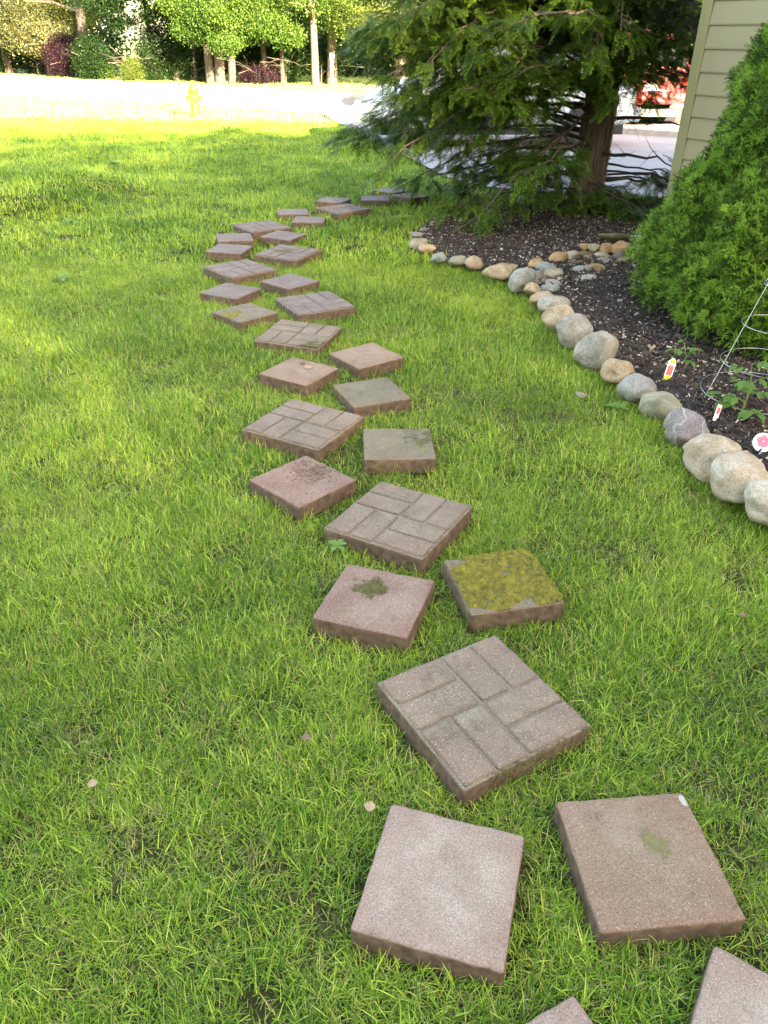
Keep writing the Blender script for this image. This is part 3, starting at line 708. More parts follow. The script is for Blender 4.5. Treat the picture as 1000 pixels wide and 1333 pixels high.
for i, (u, v, wp, hp, mk, lab, grp) in enumerate(ST):
    p0 = P(u, v, .04); k = zd(p0)/FPX; ww = wp*k*(1.03 if grp != G2 else 1.25)
    ph = math.atan2(CAMH, math.hypot(p0.x, p0.y))
    dd = ww*random.uniform(.72, .9)
    t = (hp*k)**2-(dd*math.sin(ph))**2
    hz = math.sqrt(t)/math.cos(ph) if t > 0 else .3*ww
    hz = max(.28*ww, min(hz, .9*ww))*1.0; ww *= 1.06
    if hp/wp < .36: dd = ww*.55; hz = max(.022, hp*k*.8)
    p = P(u, v+hp*.04, hz*.38+(.0 if i > 58 else .02 if i < 24 else .03+.05*max(0, min(1, (362-v)/40))))
    bm = stone_mesh(ww, dd, hz, i+1, 3 if i > 12 else 4, .3)
    o = bm_obj('border_stone' if grp == G1 else 'creek_stone' if grp == G2 else 'loose_stone', bm, RK[mk], smooth=True, loc=p)
    o.rotation_euler = (random.uniform(-.3, .3), random.uniform(-.3, .3), (-.7 if i < 12 else random.uniform(-.4, .4)))
    prop(o, lab, 'stone', grp)
    if i == 59: o.location.z -= .01
mb = MB(); rg = random.Random(4)                                # brown gravel in the hollow of the pile
for k in range(420):
    u, v = rg.gauss(765, 30), rg.gauss(342, 9)
    if 700 < u < 830 and 318 < v < 362:
        p = P(u, v, .045+.05*max(0, min(1, (355-v)/40))); r_ = rg.uniform(.008, .024); a = rg.uniform(0, 3)
        mb.lathe([(r_*.2, -r_*.6), (r_, -r_*.1), (r_*.8, r_*.35), (r_*.15, r_*.55)], 6, p)
prop(mb.build('creek_gravel', RK['brown']), 'brown gravel filling the hollow between the piled stones', 'gravel', kind='stuff')
BST = [(P(u, v, .04).x, P(u, v, .04).y, wp*zd(P(u, v))/FPX*.42) for (u, v, wp, hp, *_ ) in ST]

# ------------------------------------------------------------------ grass
def grass_proto(name, nb, rad, l0, l1, w0, w1, seed, mat, seg=3):
    r_ = random.Random(seed); V_, F_ = [], []
    lean = r_.uniform(0, 6.28)
    for _ in range(nb):
        rr = rad*math.sqrt(r_.random()); a = r_.uniform(0, 6.28); x0, y0 = rr*math.cos(a), rr*math.sin(a)
        L_ = r_.uniform(l0, l1); w_ = r_.uniform(w0, w1)/2
        az = r_.gauss(lean, 1.3) if r_.random() < .6 else r_.uniform(0, 6.28); tilt = abs(r_.gauss(.75, .45)); bend = r_.uniform(.2, 1.4)
        d = Vector((math.cos(az), math.sin(az), 0)); s_ = Vector((-d.y, d.x, 0)); tw = r_.uniform(-.9, .9)
        p = Vector((x0, y0, -.004)); b0 = len(V_); an = tilt
        for k in range(seg+1):
            t = k/seg; ww = w_*(1-t**2.0) if k < seg else 0
            sw = s_*math.cos(tw*t)+Vector((0, 0, 1))*math.sin(tw*t)*.6
            if k < seg: V_ += [p-sw*ww, p+sw*ww]
            else: V_.append(p.copy())
            an = min(tilt+bend*t, 1.75)
            p = p+(d*math.sin(an)+Vector((0, 0, math.cos(an))))*(L_/seg)
        for k in range(seg-1):
            F_.append((b0+2*k, b0+2*k+1, b0+2*k+3, b0+2*k+2))
        F_.append((b0+2*seg-2, b0+2*seg-1, b0+2*seg))
    return proto(name, V_, F_, mat)
gp_near = [grass_proto('grass_tuft', 44, .055, .018, .060, .0013, .0030, 100+i, MAT['grass']) for i in range(10)]
gp_far = [grass_proto('grass_tuft_far', 36, .10, .035, .085, .004, .0075, 200+i, MAT['grass'], 2) for i in range(8)]
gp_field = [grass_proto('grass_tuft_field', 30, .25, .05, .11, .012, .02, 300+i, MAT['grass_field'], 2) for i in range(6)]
def free_of(x, y, pad=.012):
    ok = ~in_foot(x, y, pad) & ~inside(BED, x, y) & ~inside(DRIVE, x, y) & ~inside(STREET, x, y)
    for sx_, sy_, sr in BST: ok &= np.hypot(x-sx_, y-sy_) > sr*.7
    return ok
def in_view(x, y, pad=.5):
    X, Y = x, y; zc = Y*cp_+CAMH*sp_
    return (np.abs(X) < zc*.52+pad) & (Y > .12)
def lawn_zone(y0, y1, dens, protos, s0, s1, thin=.5):
    xm = max(abs(y1)*.52+1.3, 1.5); n = int((y1-y0)*2*xm*dens)
    x = rng.uniform(-xm, xm, n); y = rng.uniform(y0, y1, n)
    k = in_view(x, y) & free_of(x, y); x, y = x[k], y[k]
    dn = np.array([noise.fractal(Vector((a*1.6, b_*1.6, 3.3)), 1, 2, 3) for a, b_ in zip(x, y)])
    d2 = np.array([noise.noise(Vector((a*9, b_*9, 1.3))) for a, b_ in zip(x, y)])
    bare = (dn*.45+d2*.75) < -.34
    k = ~bare | (rng.random(len(x)) < 1-thin); x, y, dn = x[k], y[k], dn[k]
    z = gz(x, y)
    s = rng.uniform(s0, s1, len(x))*(1+.30*np.clip(dn, -.6, .8))
    e = polydist(BED, x, y); s *= np.where(e < .10, 1.25, 1.0)
    s *= np.where(in_foot(x, y, .045), .72, 1.0)
    n = len(x)
    rot = np.stack([rng.normal(0, .10, n), rng.normal(0, .10, n), rng.uniform(0, 6.28, n)], 1)
    return np.stack([x, y, z], 1), rot, s
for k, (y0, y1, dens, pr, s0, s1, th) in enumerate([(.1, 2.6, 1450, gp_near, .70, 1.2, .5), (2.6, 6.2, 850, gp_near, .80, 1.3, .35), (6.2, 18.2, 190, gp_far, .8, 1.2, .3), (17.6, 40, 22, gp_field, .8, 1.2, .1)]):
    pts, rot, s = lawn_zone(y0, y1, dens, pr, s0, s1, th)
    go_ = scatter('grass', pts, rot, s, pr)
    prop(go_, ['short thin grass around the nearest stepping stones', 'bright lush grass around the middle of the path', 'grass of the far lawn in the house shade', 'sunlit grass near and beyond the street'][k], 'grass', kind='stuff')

def straw_proto(seed):
    r_ = random.Random(seed); V_, F_ = [], []
    for _ in range(9):
        p = Vector((r_.gauss(0, .03), r_.gauss(0, .03), r_.uniform(.002, .014))); a = r_.uniform(0, 6.28); L_ = r_.uniform(.02, .055)
        d = Vector((math.cos(a), math.sin(a), r_.uniform(-.1, .25))); q = Vector((-d.y, d.x, 0))*.0008; b0 = len(V_)
        V_ += [p-q, p+q, p+d*L_*.5+q+Vector((0, 0, .004)), p+d*L_*.5-q+Vector((0, 0, .004)), p+d*L_]; F_ += [(b0, b0+1, b0+2, b0+3), (b0+3, b0+2, b0+4)]
    return proto('straw', V_, F_, MAT['straw'])
MAT['straw'] = leaf_mat('dry_straw', [(.06, .05, .02), (.14, .125, .05), (.27, .24, .10)], 2.0, 0.2, .7, .9, .3)
n = 4200; x = rng.uniform(-2.6, 2.6, n); y = rng.uniform(.1, 4.6, n); k = in_view(x, y) & free_of(x, y, .0); x, y = x[k], y[k]; n = len(x)
th_ = scatter('thatch', np.stack([x, y, gz(x, y)], 1), np.stack([np.zeros(n), np.zeros(n), rng.uniform(0, 6.28, n)], 1), rng.uniform(.7, 1.3, n), [straw_proto(i) for i in range(5)])
prop(th_, 'dry straw-coloured thatch lying between the grass blades', 'thatch', kind='stuff')

fx_, fy_ = [], []                                              # blades creeping up the sides of the stones
for px_, py_, pa_, ph_ in foot:
    for k in range(int(8*ph_*(30 if py_ < 5 else 12))):
        t = random.uniform(-1, 1)*ph_; o_ = ph_+random.uniform(.002, .016); sd_ = random.randrange(4)
        if noise.noise(Vector((px_*7+t*14, py_*7, sd_*3.1))) < -.05: continue
        u, v = [(t, o_), (t, -o_), (o_, t), (-o_, t)][sd_]
        fx_.append(px_+u*math.cos(pa_)-v*math.sin(pa_)); fy_.append(py_+u*math.sin(pa_)+v*math.cos(pa_))
fx_, fy_ = np.array(fx_), np.array(fy_); k = ~in_foot(fx_, fy_, 0); fx_, fy_ = fx_[k], fy_[k]; n = len(fx_)
gp_edge = [grass_proto('grass_wisp', 9, .022, .035, .080, .0014, .0030, 250+i, MAT['grass']) for i in range(6)]
eg_ = scatter('grass', np.stack([fx_, fy_, gz(fx_, fy_)], 1), np.stack([rng.normal(0, .15, n), rng.normal(0, .15, n), rng.uniform(0, 6.28, n)], 1), rng.uniform(.7, 1.15, n), gp_edge)
prop(eg_, 'loose grass blades creeping up the sides of the stepping stones', 'grass', kind='stuff')

# ------------------------------------------------------------------ mulch chips
def chip(seed, mat):
    r_ = random.Random(seed); L_, w_, t_ = r_.uniform(.012, .034), r_.uniform(.004, .010), r_.uniform(.0015, .004)
    if seed > 9: L_, w_ = L_*.5, w_*.6
    V_ = []
    for sx_ in (-1, 1):
        for sy_, sz_ in ((-1, -1), (1, -1), (1, 1), (-1, 1)):
            V_.append((sx_*L_/2*r_.uniform(.8, 1.1), sy_*w_/2*r_.uniform(.4, 1.1), sz_*t_/2))
    return proto('bark_chip', V_, [(3, 2, 1, 0), (4, 5, 6, 7), (0, 1, 5, 4), (1, 2, 6, 5), (2, 3, 7, 6), (3, 0, 4, 7)], mat)
cm = [simple('bark_chip_black', (.026, .019, .016), .85), simple('bark_chip_brown', (.062, .038, .026), .85), simple('bark_chip_tan', (.24, .17, .11), .85), simple('bark_chip_pale', (.50, .42, .33), .85)]
cpz = [chip(i, cm[0 if i < 6 else 1 if i < 10 else 2 if i < 11 else 3]) for i in range(12)]
n = 150000; x = rng.uniform(0, 5.4, n); y = rng.uniform(1.4, 9.4, n)
k = inside(BED, x, y) & in_view(x, y) & ((y < 4.5) | (rng.random(n) < .75)); x, y = x[k], y[k]; n = len(x)
z = bed_z(x, y)+rng.uniform(0, .018, n)
rot = np.stack([rng.normal(0, .6, n), rng.normal(0, .6, n), rng.uniform(0, 6.28, n)], 1)
ch = scatter('bark_mulch', np.stack([x, y, z], 1), rot, rng.uniform(.5, 1.7, n)*np.where(rng.random(n) < .06, 1.7, 1), cpz, rng.choice(12, n, p=[.115]*6+[.062]*4+[.034, .028]))
prop(ch, 'dark shredded bark chips with pale flecks covering the bed', 'mulch', kind='stuff')

# ------------------------------------------------------------------ houses
HX, HY = 2.40, 7.02
def house_wall(root, A, B_, z0, z1, expo=.156, mat=None):
    """lapped siding boards from A to B, each board one part"""
    A, B_ = Vector(A), Vector(B_); d = (B_-A); L_ = d.length; d.normalize(); nrm = Vector((-d.y, d.x))
    zz = z0
    prof = [(.006, 0), (.016, .002), (.018, .012), (.004, expo)]
    me = bpy.data.meshes.new('siding_board'); V_ = []
    for t in (0, L_):
        for o_, h_ in prof: V_.append((d.x*t+nrm.x*o_, d.y*t+nrm.y*o_, h_))
        V_.append((d.x*t-nrm.x*.02, d.y*t-nrm.y*.02, expo)); V_.append((d.x*t-nrm.x*.02, d.y*t-nrm.y*.02, 0))
    n_ = len(prof)+2; F_ = [(i, (i+1) % n_, n_+(i+1) % n_, n_+i) for i in range(n_)]+[tuple(range(n_-1, -1, -1)), tuple(range(n_, 2*n_))]
    me.from_pydata(V_, [], F_); me.materials.append(mat or MAT['siding']); me.update()
    while zz < z1:
        o = bpy.data.objects.new('siding_board', me); link(o, root); o.location = (A.x-root.location.x, A.y-root.location.y, zz-root.location.z); zz += expo
wd = Vector((.484, -.875)); we = Vector((.875, .484))
hr = empty('house', (HX, HY, 0)); prop(hr, 'house corner clad in tan lapped siding with olive corner trim behind the spruce', 'house')
A0 = Vector((HX, HY))
EAVE = 2.7
house_wall(hr, A0+wd*9, A0+wd*.075, .219, EAVE); house_wall(hr, A0+we*.075, A0+we*8, .219, EAVE)
mb = MB()                                                     # corner post: two faces
for dd_, oth in ((wd, we), (we, wd)):
    c = A0+dd_*.0375-oth*0.012
    mb.box((c.x-HX, c.y-HY, (EAVE+.15)/2+.07), (.075, .05, EAVE-.1), Matrix.Rotation(math.atan2(dd_.y, dd_.x), 3, 'Z'))
mb2 = MB()
q0 = [A0-wd*.022-we*.022, A0+wd*.075-we*.022, A0+wd*.075+we*.01, A0+wd*.01+we*.075, A0-wd*.022+we*.075]
Vv = [(p.x-HX, p.y-HY, z) for z in (.18, EAVE) for p in q0]
mb2.add(Vv, [(i, (i+1) % 5, 5+(i+1) % 5, 5+i) for i in range(5)]+[(4, 3, 2, 1, 0), (5, 6, 7, 8, 9)])
mb2.build('corner_trim', MAT['cornerpost'], hr)
body = [A0, A0+wd*9, A0+wd*9+we*8, A0+we*8]
core = [A0+wd*.03+we*.03, A0+wd*8.97+we*.03, A0+wd*8.97+we*7.97, A0+wd*.03+we*7.97]
mb = MB(); mb.add([(p.x-HX, p.y-HY, z) for z in (.2, EAVE) for p in core], [(3, 2, 1, 0), (4, 5, 6, 7)]+[(i, (i+1) % 4, 4+(i+1) % 4, 4+i) for i in range(4)]); mb.build('wall', MAT['siding'], hr)
fnd = [p for p in body]
mb = MB(); mb.add([(p.x-HX, p.y-HY, z) for z in (-.2, .216) for p in fnd], [(3, 2, 1, 0), (4, 5, 6, 7)]+[(i, (i+1) % 4, 4+(i+1) % 4, 4+i) for i in range(4)]); mb.build('foundation', MAT['found'], hr)
ov = [A0-wd*.45-we*.45, A0+wd*9.45-we*.45, A0+wd*9.45+we*8.45, A0-wd*.45+we*8.45]
r1_, r2_ = A0-wd*.45+we*4, A0+wd*9.45+we*4
mb = MB(); Vv = [(p.x-HX, p.y-HY, EAVE+.002) for p in ov]+[(p.x-HX, p.y-HY, EAVE+1.3) for p in (r1_, r2_)]
mb.add(Vv, [(0, 1, 5, 4), (2, 3, 4, 5), (0, 4, 3), (1, 2, 5), (3, 2, 1, 0)]); mb.build('roof', MAT['roof'], hr)

# unseen house added behind the camera; its roof shades the near lawn
rh = empty('house', (2, -12, 0)); prop(rh, 'large gabled house behind the camera that shades the lawn', 'house')
RW, RD, RE, RRG = 40, 8, 4.0, 6.4
box_obj('wall', (0, 0, RE/2), (RW, RD, RE), MAT['siding'], rh)
mb = MB(); e = .4
mb.add([(-RW/2-e, -RD/2-e, RE+.003), (RW/2+e, -RD/2-e, RE+.003), (RW/2+e, RD/2+e, RE+.003), (-RW/2-e, RD/2+e, RE+.003), (-RW/2-e, 0, RRG), (RW/2+e, 0, RRG)],
       [(0, 1, 5, 4), (2, 3, 4, 5), (0, 4, 3), (1, 2, 5), (3, 2, 1, 0)]); mb.build('roof', MAT['roof'], rh)
for k in range(7):
    wx = -17+k*5.6
    fr = box_obj('window', (wx, RD/2+.02, 3.6), (1.1, .08, 1.5), MAT['white'], rh); box_obj('pane', (wx, RD/2+.062, 3.6), (.95, .02, 1.35), MAT['glass'], fr)

# ------------------------------------------------------------------ foliage prototypes
def needle_tuft(name, seed, mat, ll=1.0):
    r_ = random.Random(seed); V_, F_ = [], []
    for s in range(8):
        d = Vector((r_.gauss(0, .7), r_.gauss(0, .7), 1)).normalized(); L_ = r_.uniform(.020, .036)*ll
        o_ = Vector((r_.gauss(0, .008), r_.gauss(0, .008), 0)); a = d.orthogonal().normalized(); c = d.cross(a)
        for k in range(20):
            t = (k+.5)/20; th = k*2.4+r_.random(); out = a*math.cos(th)+c*math.sin(th)
            p = o_+d*L_*t; nd = (out*(1-.55*t)+d*(.55+.8*t)).normalized(); nl = r_.uniform(.009, .014)
            sdv = nd.cross(d); sdv = sdv.normalized()*.0013 if sdv.length > 1e-4 else a*.0013
            b0 = len(V_); V_ += [p-sdv, p+sdv, p+nd*nl]; F_.append((b0, b0+1, b0+2))
        b0 = len(V_); V_ += [o_-a*.0012, o_+a*.0012, o_+d*L_]; F_.append((b0, b0+1, b0+2))
    return proto(name, V_, F_, mat)
def cedar_spray(name, seed, mat, tip):
    """flat fan of scale-leaf branchlets growing along +Y, drooping at the tip"""
    r_ = random.Random(seed); V_, F_, MI = [], [], []
    def strip(p, d, L_, w_, n_=3, tipm=0):
        s = Vector((-d.y, d.x, 0)).normalized(); b0 = len(V_); q = p.copy()
        for k in range(n_):
            t = k/n_; ww = w_*(1-.5*t)*(1.0 if k else .7)
            V_.extend([q-s*ww, q+s*ww]); dd = (d+Vector((0, 0, -.5*t*r_.uniform(.3, 1)))).normalized(); q = q+dd*(L_/n_)
        V_.append(q.copy())
        for k in range(n_-1): F_.append((b0+2*k, b0+2*k+1, b0+2*k+3, b0+2*k+2))
        F_.append((b0+2*n_-2, b0+2*n_-1, b0+2*n_)); MI.extend([tipm]*n_)
    L_ = .26; droop = r_.uniform(.3, .8); curve = r_.uniform(-.35, .35)
    for i in range(13):
        t = (i+.6)/13; p = Vector((curve*t*t*L_, t*L_, -droop*t*t*L_*.5))
        for sd_ in (-1, 1):
            a = sd_*r_.uniform(.6, 1.0)*(1-.35*t); l1 = .115*(1-t*.75)*r_.uniform(.75, 1.2)*(.55+.45*math.sin(math.pi*min(1, t+.25)))
            d = Vector((math.sin(a), math.cos(a), r_.uniform(-.35, .12))).normalized()
            strip(p, d, l1, .0032, 2)
            m_ = max(2, int(l1/.014))
            for k in range(m_):
                tt = (k+.7)/m_; q = p+d*l1*tt
                for s2 in (-1, 1):
                    a2 = a+s2*r_.uniform(.5, .9); d2 = Vector((math.sin(a2), math.cos(a2), r_.uniform(-.4, .2))).normalized()
                    strip(q, d2, .030*(1-tt*.5)*r_.uniform(.7, 1.2), .0036, 1 if r_.random() < .4 else 2, 1 if (tt > .62 and r_.random() < .55+.3*t) else 0)
    b0 = len(V_); V_.extend([Vector((-.002, 0, 0)), Vector((.002, 0, 0)), Vector((curve*L_, L_, -droop*L_*.5))]); F_.append((b0, b0+1, b0+2)); MI.append(0)
    return proto(name, V_, F_, None, [mat, tip], MI)
def leaf_cluster(name, seed, mat, nl=20, rad=.40, ls0=.055, ls1=.11):
    r_ = random.Random(seed); V_, F_ = [], []
    for _ in range(nl):
        p = Vector((r_.gauss(0, 1), r_.gauss(0, 1), r_.gauss(0, .7)))*rad*.5
        d = Vector((r_.gauss(0, 1), r_.gauss(0, 1), r_.gauss(-.3, .5))).normalized(); nn = Vector((r_.gauss(0, .5), r_.gauss(0, .5), 1)).normalized()
        s = d.cross(nn).normalized(); L_ = r_.uniform(ls0, ls1); w_ = L_*r_.uniform(.30, .45); b0 = len(V_)
        V_ += [p, p+d*L_*.45+s*w_-nn*L_*.06, p+d*L_-nn*L_*.18, p+d*L_*.45-s*w_-nn*L_*.06]; F_ += [(b0, b0+1, b0+2), (b0, b0+2, b0+3)]
    return proto(name, V_, F_, mat)

# ------------------------------------------------------------------ dwarf spruce
SX, SY = 2.52, 4.72
spr = empty('dwarf_spruce', (SX, SY, .03)); prop(spr, 'dense bright green dwarf conifer, cone shaped, in the mulch against the house', 'shrub')
MB().tube([(0, 0, -.1), (.01, 0, .8), (0, .01, 1.7), (0, 0, 2.7)], [.05, .045, .03, .01], 8, .1).build('trunk', MAT['bark'], spr, True)
def spruce_r(z, th):
    t = z/2.95; base = 1.05*max(0, (1-t))**1.0*min(1, .66+z*2.1)
    lump = noise.noise(Vector((math.cos(th)*2.3, math.sin(th)*2.3, z*3.4)))*.17+noise.noise(Vector((math.cos(th)*5.5, math.sin(th)*5.5, z*8)))*.10
    return base*(1+lump)
pts, rots, scs = [], [], []
toc = math.atan2(-SY, -SX)
def add_tuft(p, d, s_):
    d = (d+Vector((random.gauss(0, .25), random.gauss(0, .25), random.gauss(0, .25)))).normalized()
    q = d.to_track_quat('Z', 'Y') @ Euler((0, 0, random.uniform(0, 6.28))).to_quaternion()
    pts.append(p); rots.append(q.to_euler()); scs.append(s_)
ncl = 0
while ncl < 700:                                               # rounded shoot clumps over the cone
    z = 2.8*random.random()**1.25+.06; th = random.uniform(0, 6.2832); face = math.cos(th-toc)
    if face < -.2 and random.random() < .6: continue
    r0 = spruce_r(z, th)-.085; ncl += 1
    dth = abs(math.remainder(th-toc-.10, 6.2832))
    if dth < .17 and .60 < z < .84: continue
    if r0 < .0: r0 = .0
    c = Vector((math.cos(th)*r0, math.sin(th)*r0, z)); ax = Vector((math.cos(th), math.sin(th), .55)).normalized(); cr = random.uniform(.075, .135)*(1 if z < 2 else .7)
    for k in range(int(4200*cr*cr)+4):
        v = Vector((random.gauss(0, 1), random.gauss(0, 1), random.gauss(0, 1))).normalized()
        if v.dot(ax) < -.25: continue
        p = c+v*cr*random.uniform(.85, 1.0)
        if p.z < .05: continue
        add_tuft(p, v+ax*.5+Vector((0, 0, .25)), random.uniform(.7, 1.1))
n_out = len(pts)
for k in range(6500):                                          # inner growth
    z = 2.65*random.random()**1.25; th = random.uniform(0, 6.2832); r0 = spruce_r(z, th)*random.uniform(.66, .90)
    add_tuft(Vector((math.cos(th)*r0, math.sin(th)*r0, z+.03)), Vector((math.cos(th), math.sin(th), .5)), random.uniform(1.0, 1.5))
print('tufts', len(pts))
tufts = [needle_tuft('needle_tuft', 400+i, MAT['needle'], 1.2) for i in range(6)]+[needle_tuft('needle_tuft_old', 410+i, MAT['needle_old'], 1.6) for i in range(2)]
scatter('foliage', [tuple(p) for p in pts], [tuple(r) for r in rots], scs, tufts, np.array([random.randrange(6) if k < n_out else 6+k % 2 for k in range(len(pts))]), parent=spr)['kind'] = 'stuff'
mb = MB()
for k in range(60):
    z = random.uniform(.12, .5); th = toc+random.gauss(0, 1.0); r_ = spruce_r(z, th)*random.uniform(.82, .97)
    a = Vector((math.cos(th)*.1, math.sin(th)*.1, z-.08)); c = Vector((math.cos(th)*r_, math.sin(th)*r_, z))
    mid = (a+c)/2+Vector((0, 0, -.05)); mb.tube([a, mid, c], [.006, .004, .0015], 4)
mb.build('branch', MAT['twig'], spr)['kind'] = 'stuff'
mb = MB()                                                      # bleached dead twigs in the bare gap
for k in range(150):
    c0 = P(972+random.gauss(0, 14), 338+random.gauss(0, 13), .0); 
    th = toc+.02+random.gauss(0, .14); z = random.uniform(.58, .86); r_ = spruce_r(z, th)
    p = Vector((math.cos(th)*r_*.98, math.sin(th)*r_*.98, z)); d = Vector((random.gauss(0, .5), random.gauss(0, .5), random.gauss(0, .5)))*.06
    mb.tube([p-d-Vector((math.cos(th), math.sin(th), 0))*.04, p+d], [.003, .0012], 4)
mb.build('dead_twig', MAT['twig_pale'], spr)['kind'] = 'stuff'

# ------------------------------------------------------------------ conifer at the end of the bed
TX, TY = 2.02, 8.5
con = empty('conifer_tree', (TX, TY, 0)); prop(con, 'dark shaggy conifer with stringy bark and drooping sprays at the end of the mulch bed', 'tree')
MAT['bark_red'] = simple('stringy_red_bark', (.13, .075, .05), .95, scale=6, col2=(.36, .25, .18))
m = MAT['bark_red']; ns, ls = m.node_tree.nodes, m.node_tree.links                # fibres run up the trunk
bs = [n_ for n_ in ns if n_.type == 'BSDF_PRINCIPLED'][0]; nz = [n_ for n_ in ns if n_.type == 'TEX_NOISE'][0]; tc = [n_ for n_ in ns if n_.type == 'TEX_COORD'][0]
mp = N(ns, 'ShaderNodeMapping'); mp.inputs['Scale'].default_value = (7, 7, .55); ls.new(tc.outputs['Object'], mp.inputs[0]); ls.new(mp.outputs[0], nz.inputs['Vector'])
bp = N(ns, 'ShaderNodeBump', Strength=1.0, Distance=.03); ls.new(nz.outputs['Fac'], bp.inputs['Height']); ls.new(bp.outputs[0], bs.inputs['Normal'])
zs = [-.1, 0, .08, .2, .4, .7, 1.0, 1.4, 1.9, 2.5, 3.1, 3.8]
rr = [.235, .215, .185, .168, .158, .152, .145, .135, .12, .09, .055, .015]
pp = [(.03*math.sin(z*1.3), .02*math.cos(z*1.1)-.02, z) for z in zs]
V_, F_ = tube_data(pp, rr, 26, 0)
V2 = []
for i, v in enumerate(V_):
    k = i % 26; c = Vector(pp[i//26]); d = v-c; d.z = 0
    V2.append(c+Vector((d.x, d.y, 0))*(1+.10*math.sin(k*2.9)+.12*noise.noise(Vector((k*1.9, 0, v.z*1.2)))))
trunk = mesh_obj('trunk', V2, F_, MAT['bark_red'], con, smooth=True)
for k in range(34):                                            # peeling bark strips, each its own piece
    th = random.uniform(-2.9, .1); z0 = random.uniform(.05, .9); L_ = random.uniform(.25, .75); r_ = .166-.02*z0
    mbq = MB(); n_ = 6; Vs = []
    wv = random.uniform(.008, .02)
    pale = th > -.55  # right-hand strips paler: light on the bark edges put into the colour
    for j in range(n_+1):
        t = j/n_; z = z0+L_*t; lift = (.004+.030*abs(2*t-1)**3*random.random()); rr2 = .175-.022*z+lift
        tj = th+random.gauss(0, .03); wj = wv*(1-.75*abs(2*t-1)**2)*random.uniform(.7, 1.1)
        c = Vector((.03*math.sin(z*1.3), .02*math.cos(z*1.1)-.02, z)); rd = Vector((math.cos(tj), math.sin(tj), 0)); tg = Vector((-rd.y, rd.x, 0))
        Vs += [c+rd*rr2-tg*wj, c+rd*(rr2+.005), c+rd*rr2+tg*wj, c+rd*(rr2-.006)]
    Fs = [(4*j+a, 4*j+(a+1) % 4, 4*j+4+(a+1) % 4, 4*j+4+a) for j in range(n_) for a in range(4)]+[(3, 2, 1, 0), (4*n_, 4*n_+1, 4*n_+2, 4*n_+3)]
    mesh_obj('bark_strip', Vs, Fs, MAT['twig_pale'] if pale and random.random() < .75 else MAT['bark_red'], trunk)
spts, srot, sscl = [], [], []
def spray_at(p, d, s):
    """d: growth direction"""
    d = Vector(d).normalized(); z = Vector((random.gauss(0, .25), random.gauss(0, .25), 1)); x = d.cross(z).normalized(); z = x.cross(d)
    m3 = Matrix((x, d, z)).transposed(); spts.append(tuple(p)); srot.append(tuple(m3.to_euler())); sscl.append(s)
def branch(z0, az, L_, rise=.15, droop=.5, fstart=.35, dens=1.0, rad=.011, wid=.40, bare=False, pads=2.4):
    d = Vector((math.cos(az), math.sin(az), 0)); s = Vector((-d.y, d.x, 0)); pts_ = []
    c1, c2 = random.uniform(-.15, .15), random.uniform(-.1, .1)
    n_ = 9
    for i in range(n_+1):
        t = i/n_; q = Vector((0, 0, z0))+d*(L_*t)+s*(L_*(c1*math.sin(t*3)+c2*t*t))+Vector((0, 0, L_*(rise*t-droop*t*t)))
        q += Vector((random.gauss(0, .012), random.gauss(0, .012), random.gauss(0, .012))); q.z = max(q.z, .09); pts_.append(q)
    mbb = MB().tube(pts_, [rad*(1-.85*i/n_)+.003 for i in range(n_+1)], 6)
    if not bare:
        nt_ = int(15*L_*dens)
        for k in range(nt_):
            t = fstart+(1-fstart)*((k+random.random())/nt_); i = min(n_-1, int(t*n_)); f = t*n_-i; q = pts_[i].lerp(pts_[i+1], f)
            dd = (pts_[i+1]-pts_[i]).normalized(); sd_ = 1 if random.random() < .5 else -1
            tl = wid*(1.05-t*.75)*random.uniform(.4, 1.1); td = (dd*random.uniform(.5, 1.0)+s*sd_*random.uniform(.4, 1)+Vector((0, 0, random.uniform(-.35, .15)))).normalized()
            e_ = q+td*tl+Vector((0, 0, -.25*tl*tl)); e_.z = max(e_.z, .06)
            mbb.tube([q, (q+e_)/2+Vector((0, 0, .02)), e_], [.005, .0035, .0015], 4, cap=False)
            m_ = max(2, int(tl/.048))
            for j in range(m_):
                u = (j+.8)/m_; pp_ = q.lerp(e_, u); sp_dir = (td+s*random.gauss(0, .6)+dd*random.gauss(0, .4)+Vector((0, 0, random.gauss(-.12, .25))))
                spray_at(pp_, sp_dir, random.uniform(.38, .80))
        for k in range(max(1, int(pads*L_))):
            t = fstart+(1-fstart)*random.random()**.7; i = min(n_-1, int(t*n_)); q = pts_[i].lerp(pts_[i+1], t*n_-i)+s*random.gauss(0, .16)+Vector((0, 0, random.gauss(0, .05)))
            pr_ = random.uniform(.16, .30); dd = (pts_[i+1]-pts_[i]).normalized()
            for j in range(int(260*pr_*pr_)+8):
                a = random.uniform(0, 6.28); rr_ = pr_*math.sqrt(random.random()); o_ = Vector((math.cos(a)*rr_, math.sin(a)*rr_, random.gauss(0, .035)-.25*rr_))
                pz = q+o_; pz.z = max(pz.z, .07)
                spray_at(pz, dd*.5+Vector((math.cos(a), math.sin(a), 0))*(.25+rr_/pr_)+Vector((0, 0, random.gauss(-.15, .25))), random.uniform(.42, .78))
        for j in range(4): spray_at(pts_[-1], (pts_[-1]-pts_[-2]).normalized()+Vector((random.gauss(0, .4), random.gauss(0, .4), random.gauss(-.1, .25))), random.uniform(.5, .9))
    else:
        for k in range(7):
            t = random.uniform(.3, .95); i = min(n_-1, int(t*n_)); q = pts_[i]; td = Vector((random.gauss(0, 1), random.gauss(0, 1), random.gauss(0, .5))).normalized()
            mbb.tube([q, q+td*.1, q+td*.2+Vector((0, 0, random.uniform(-.08, .08)))], [.004, .003, .001], 4, cap=False)
    return mbb.build('branch', MAT['twig'], con)
rs = random.Random(11)
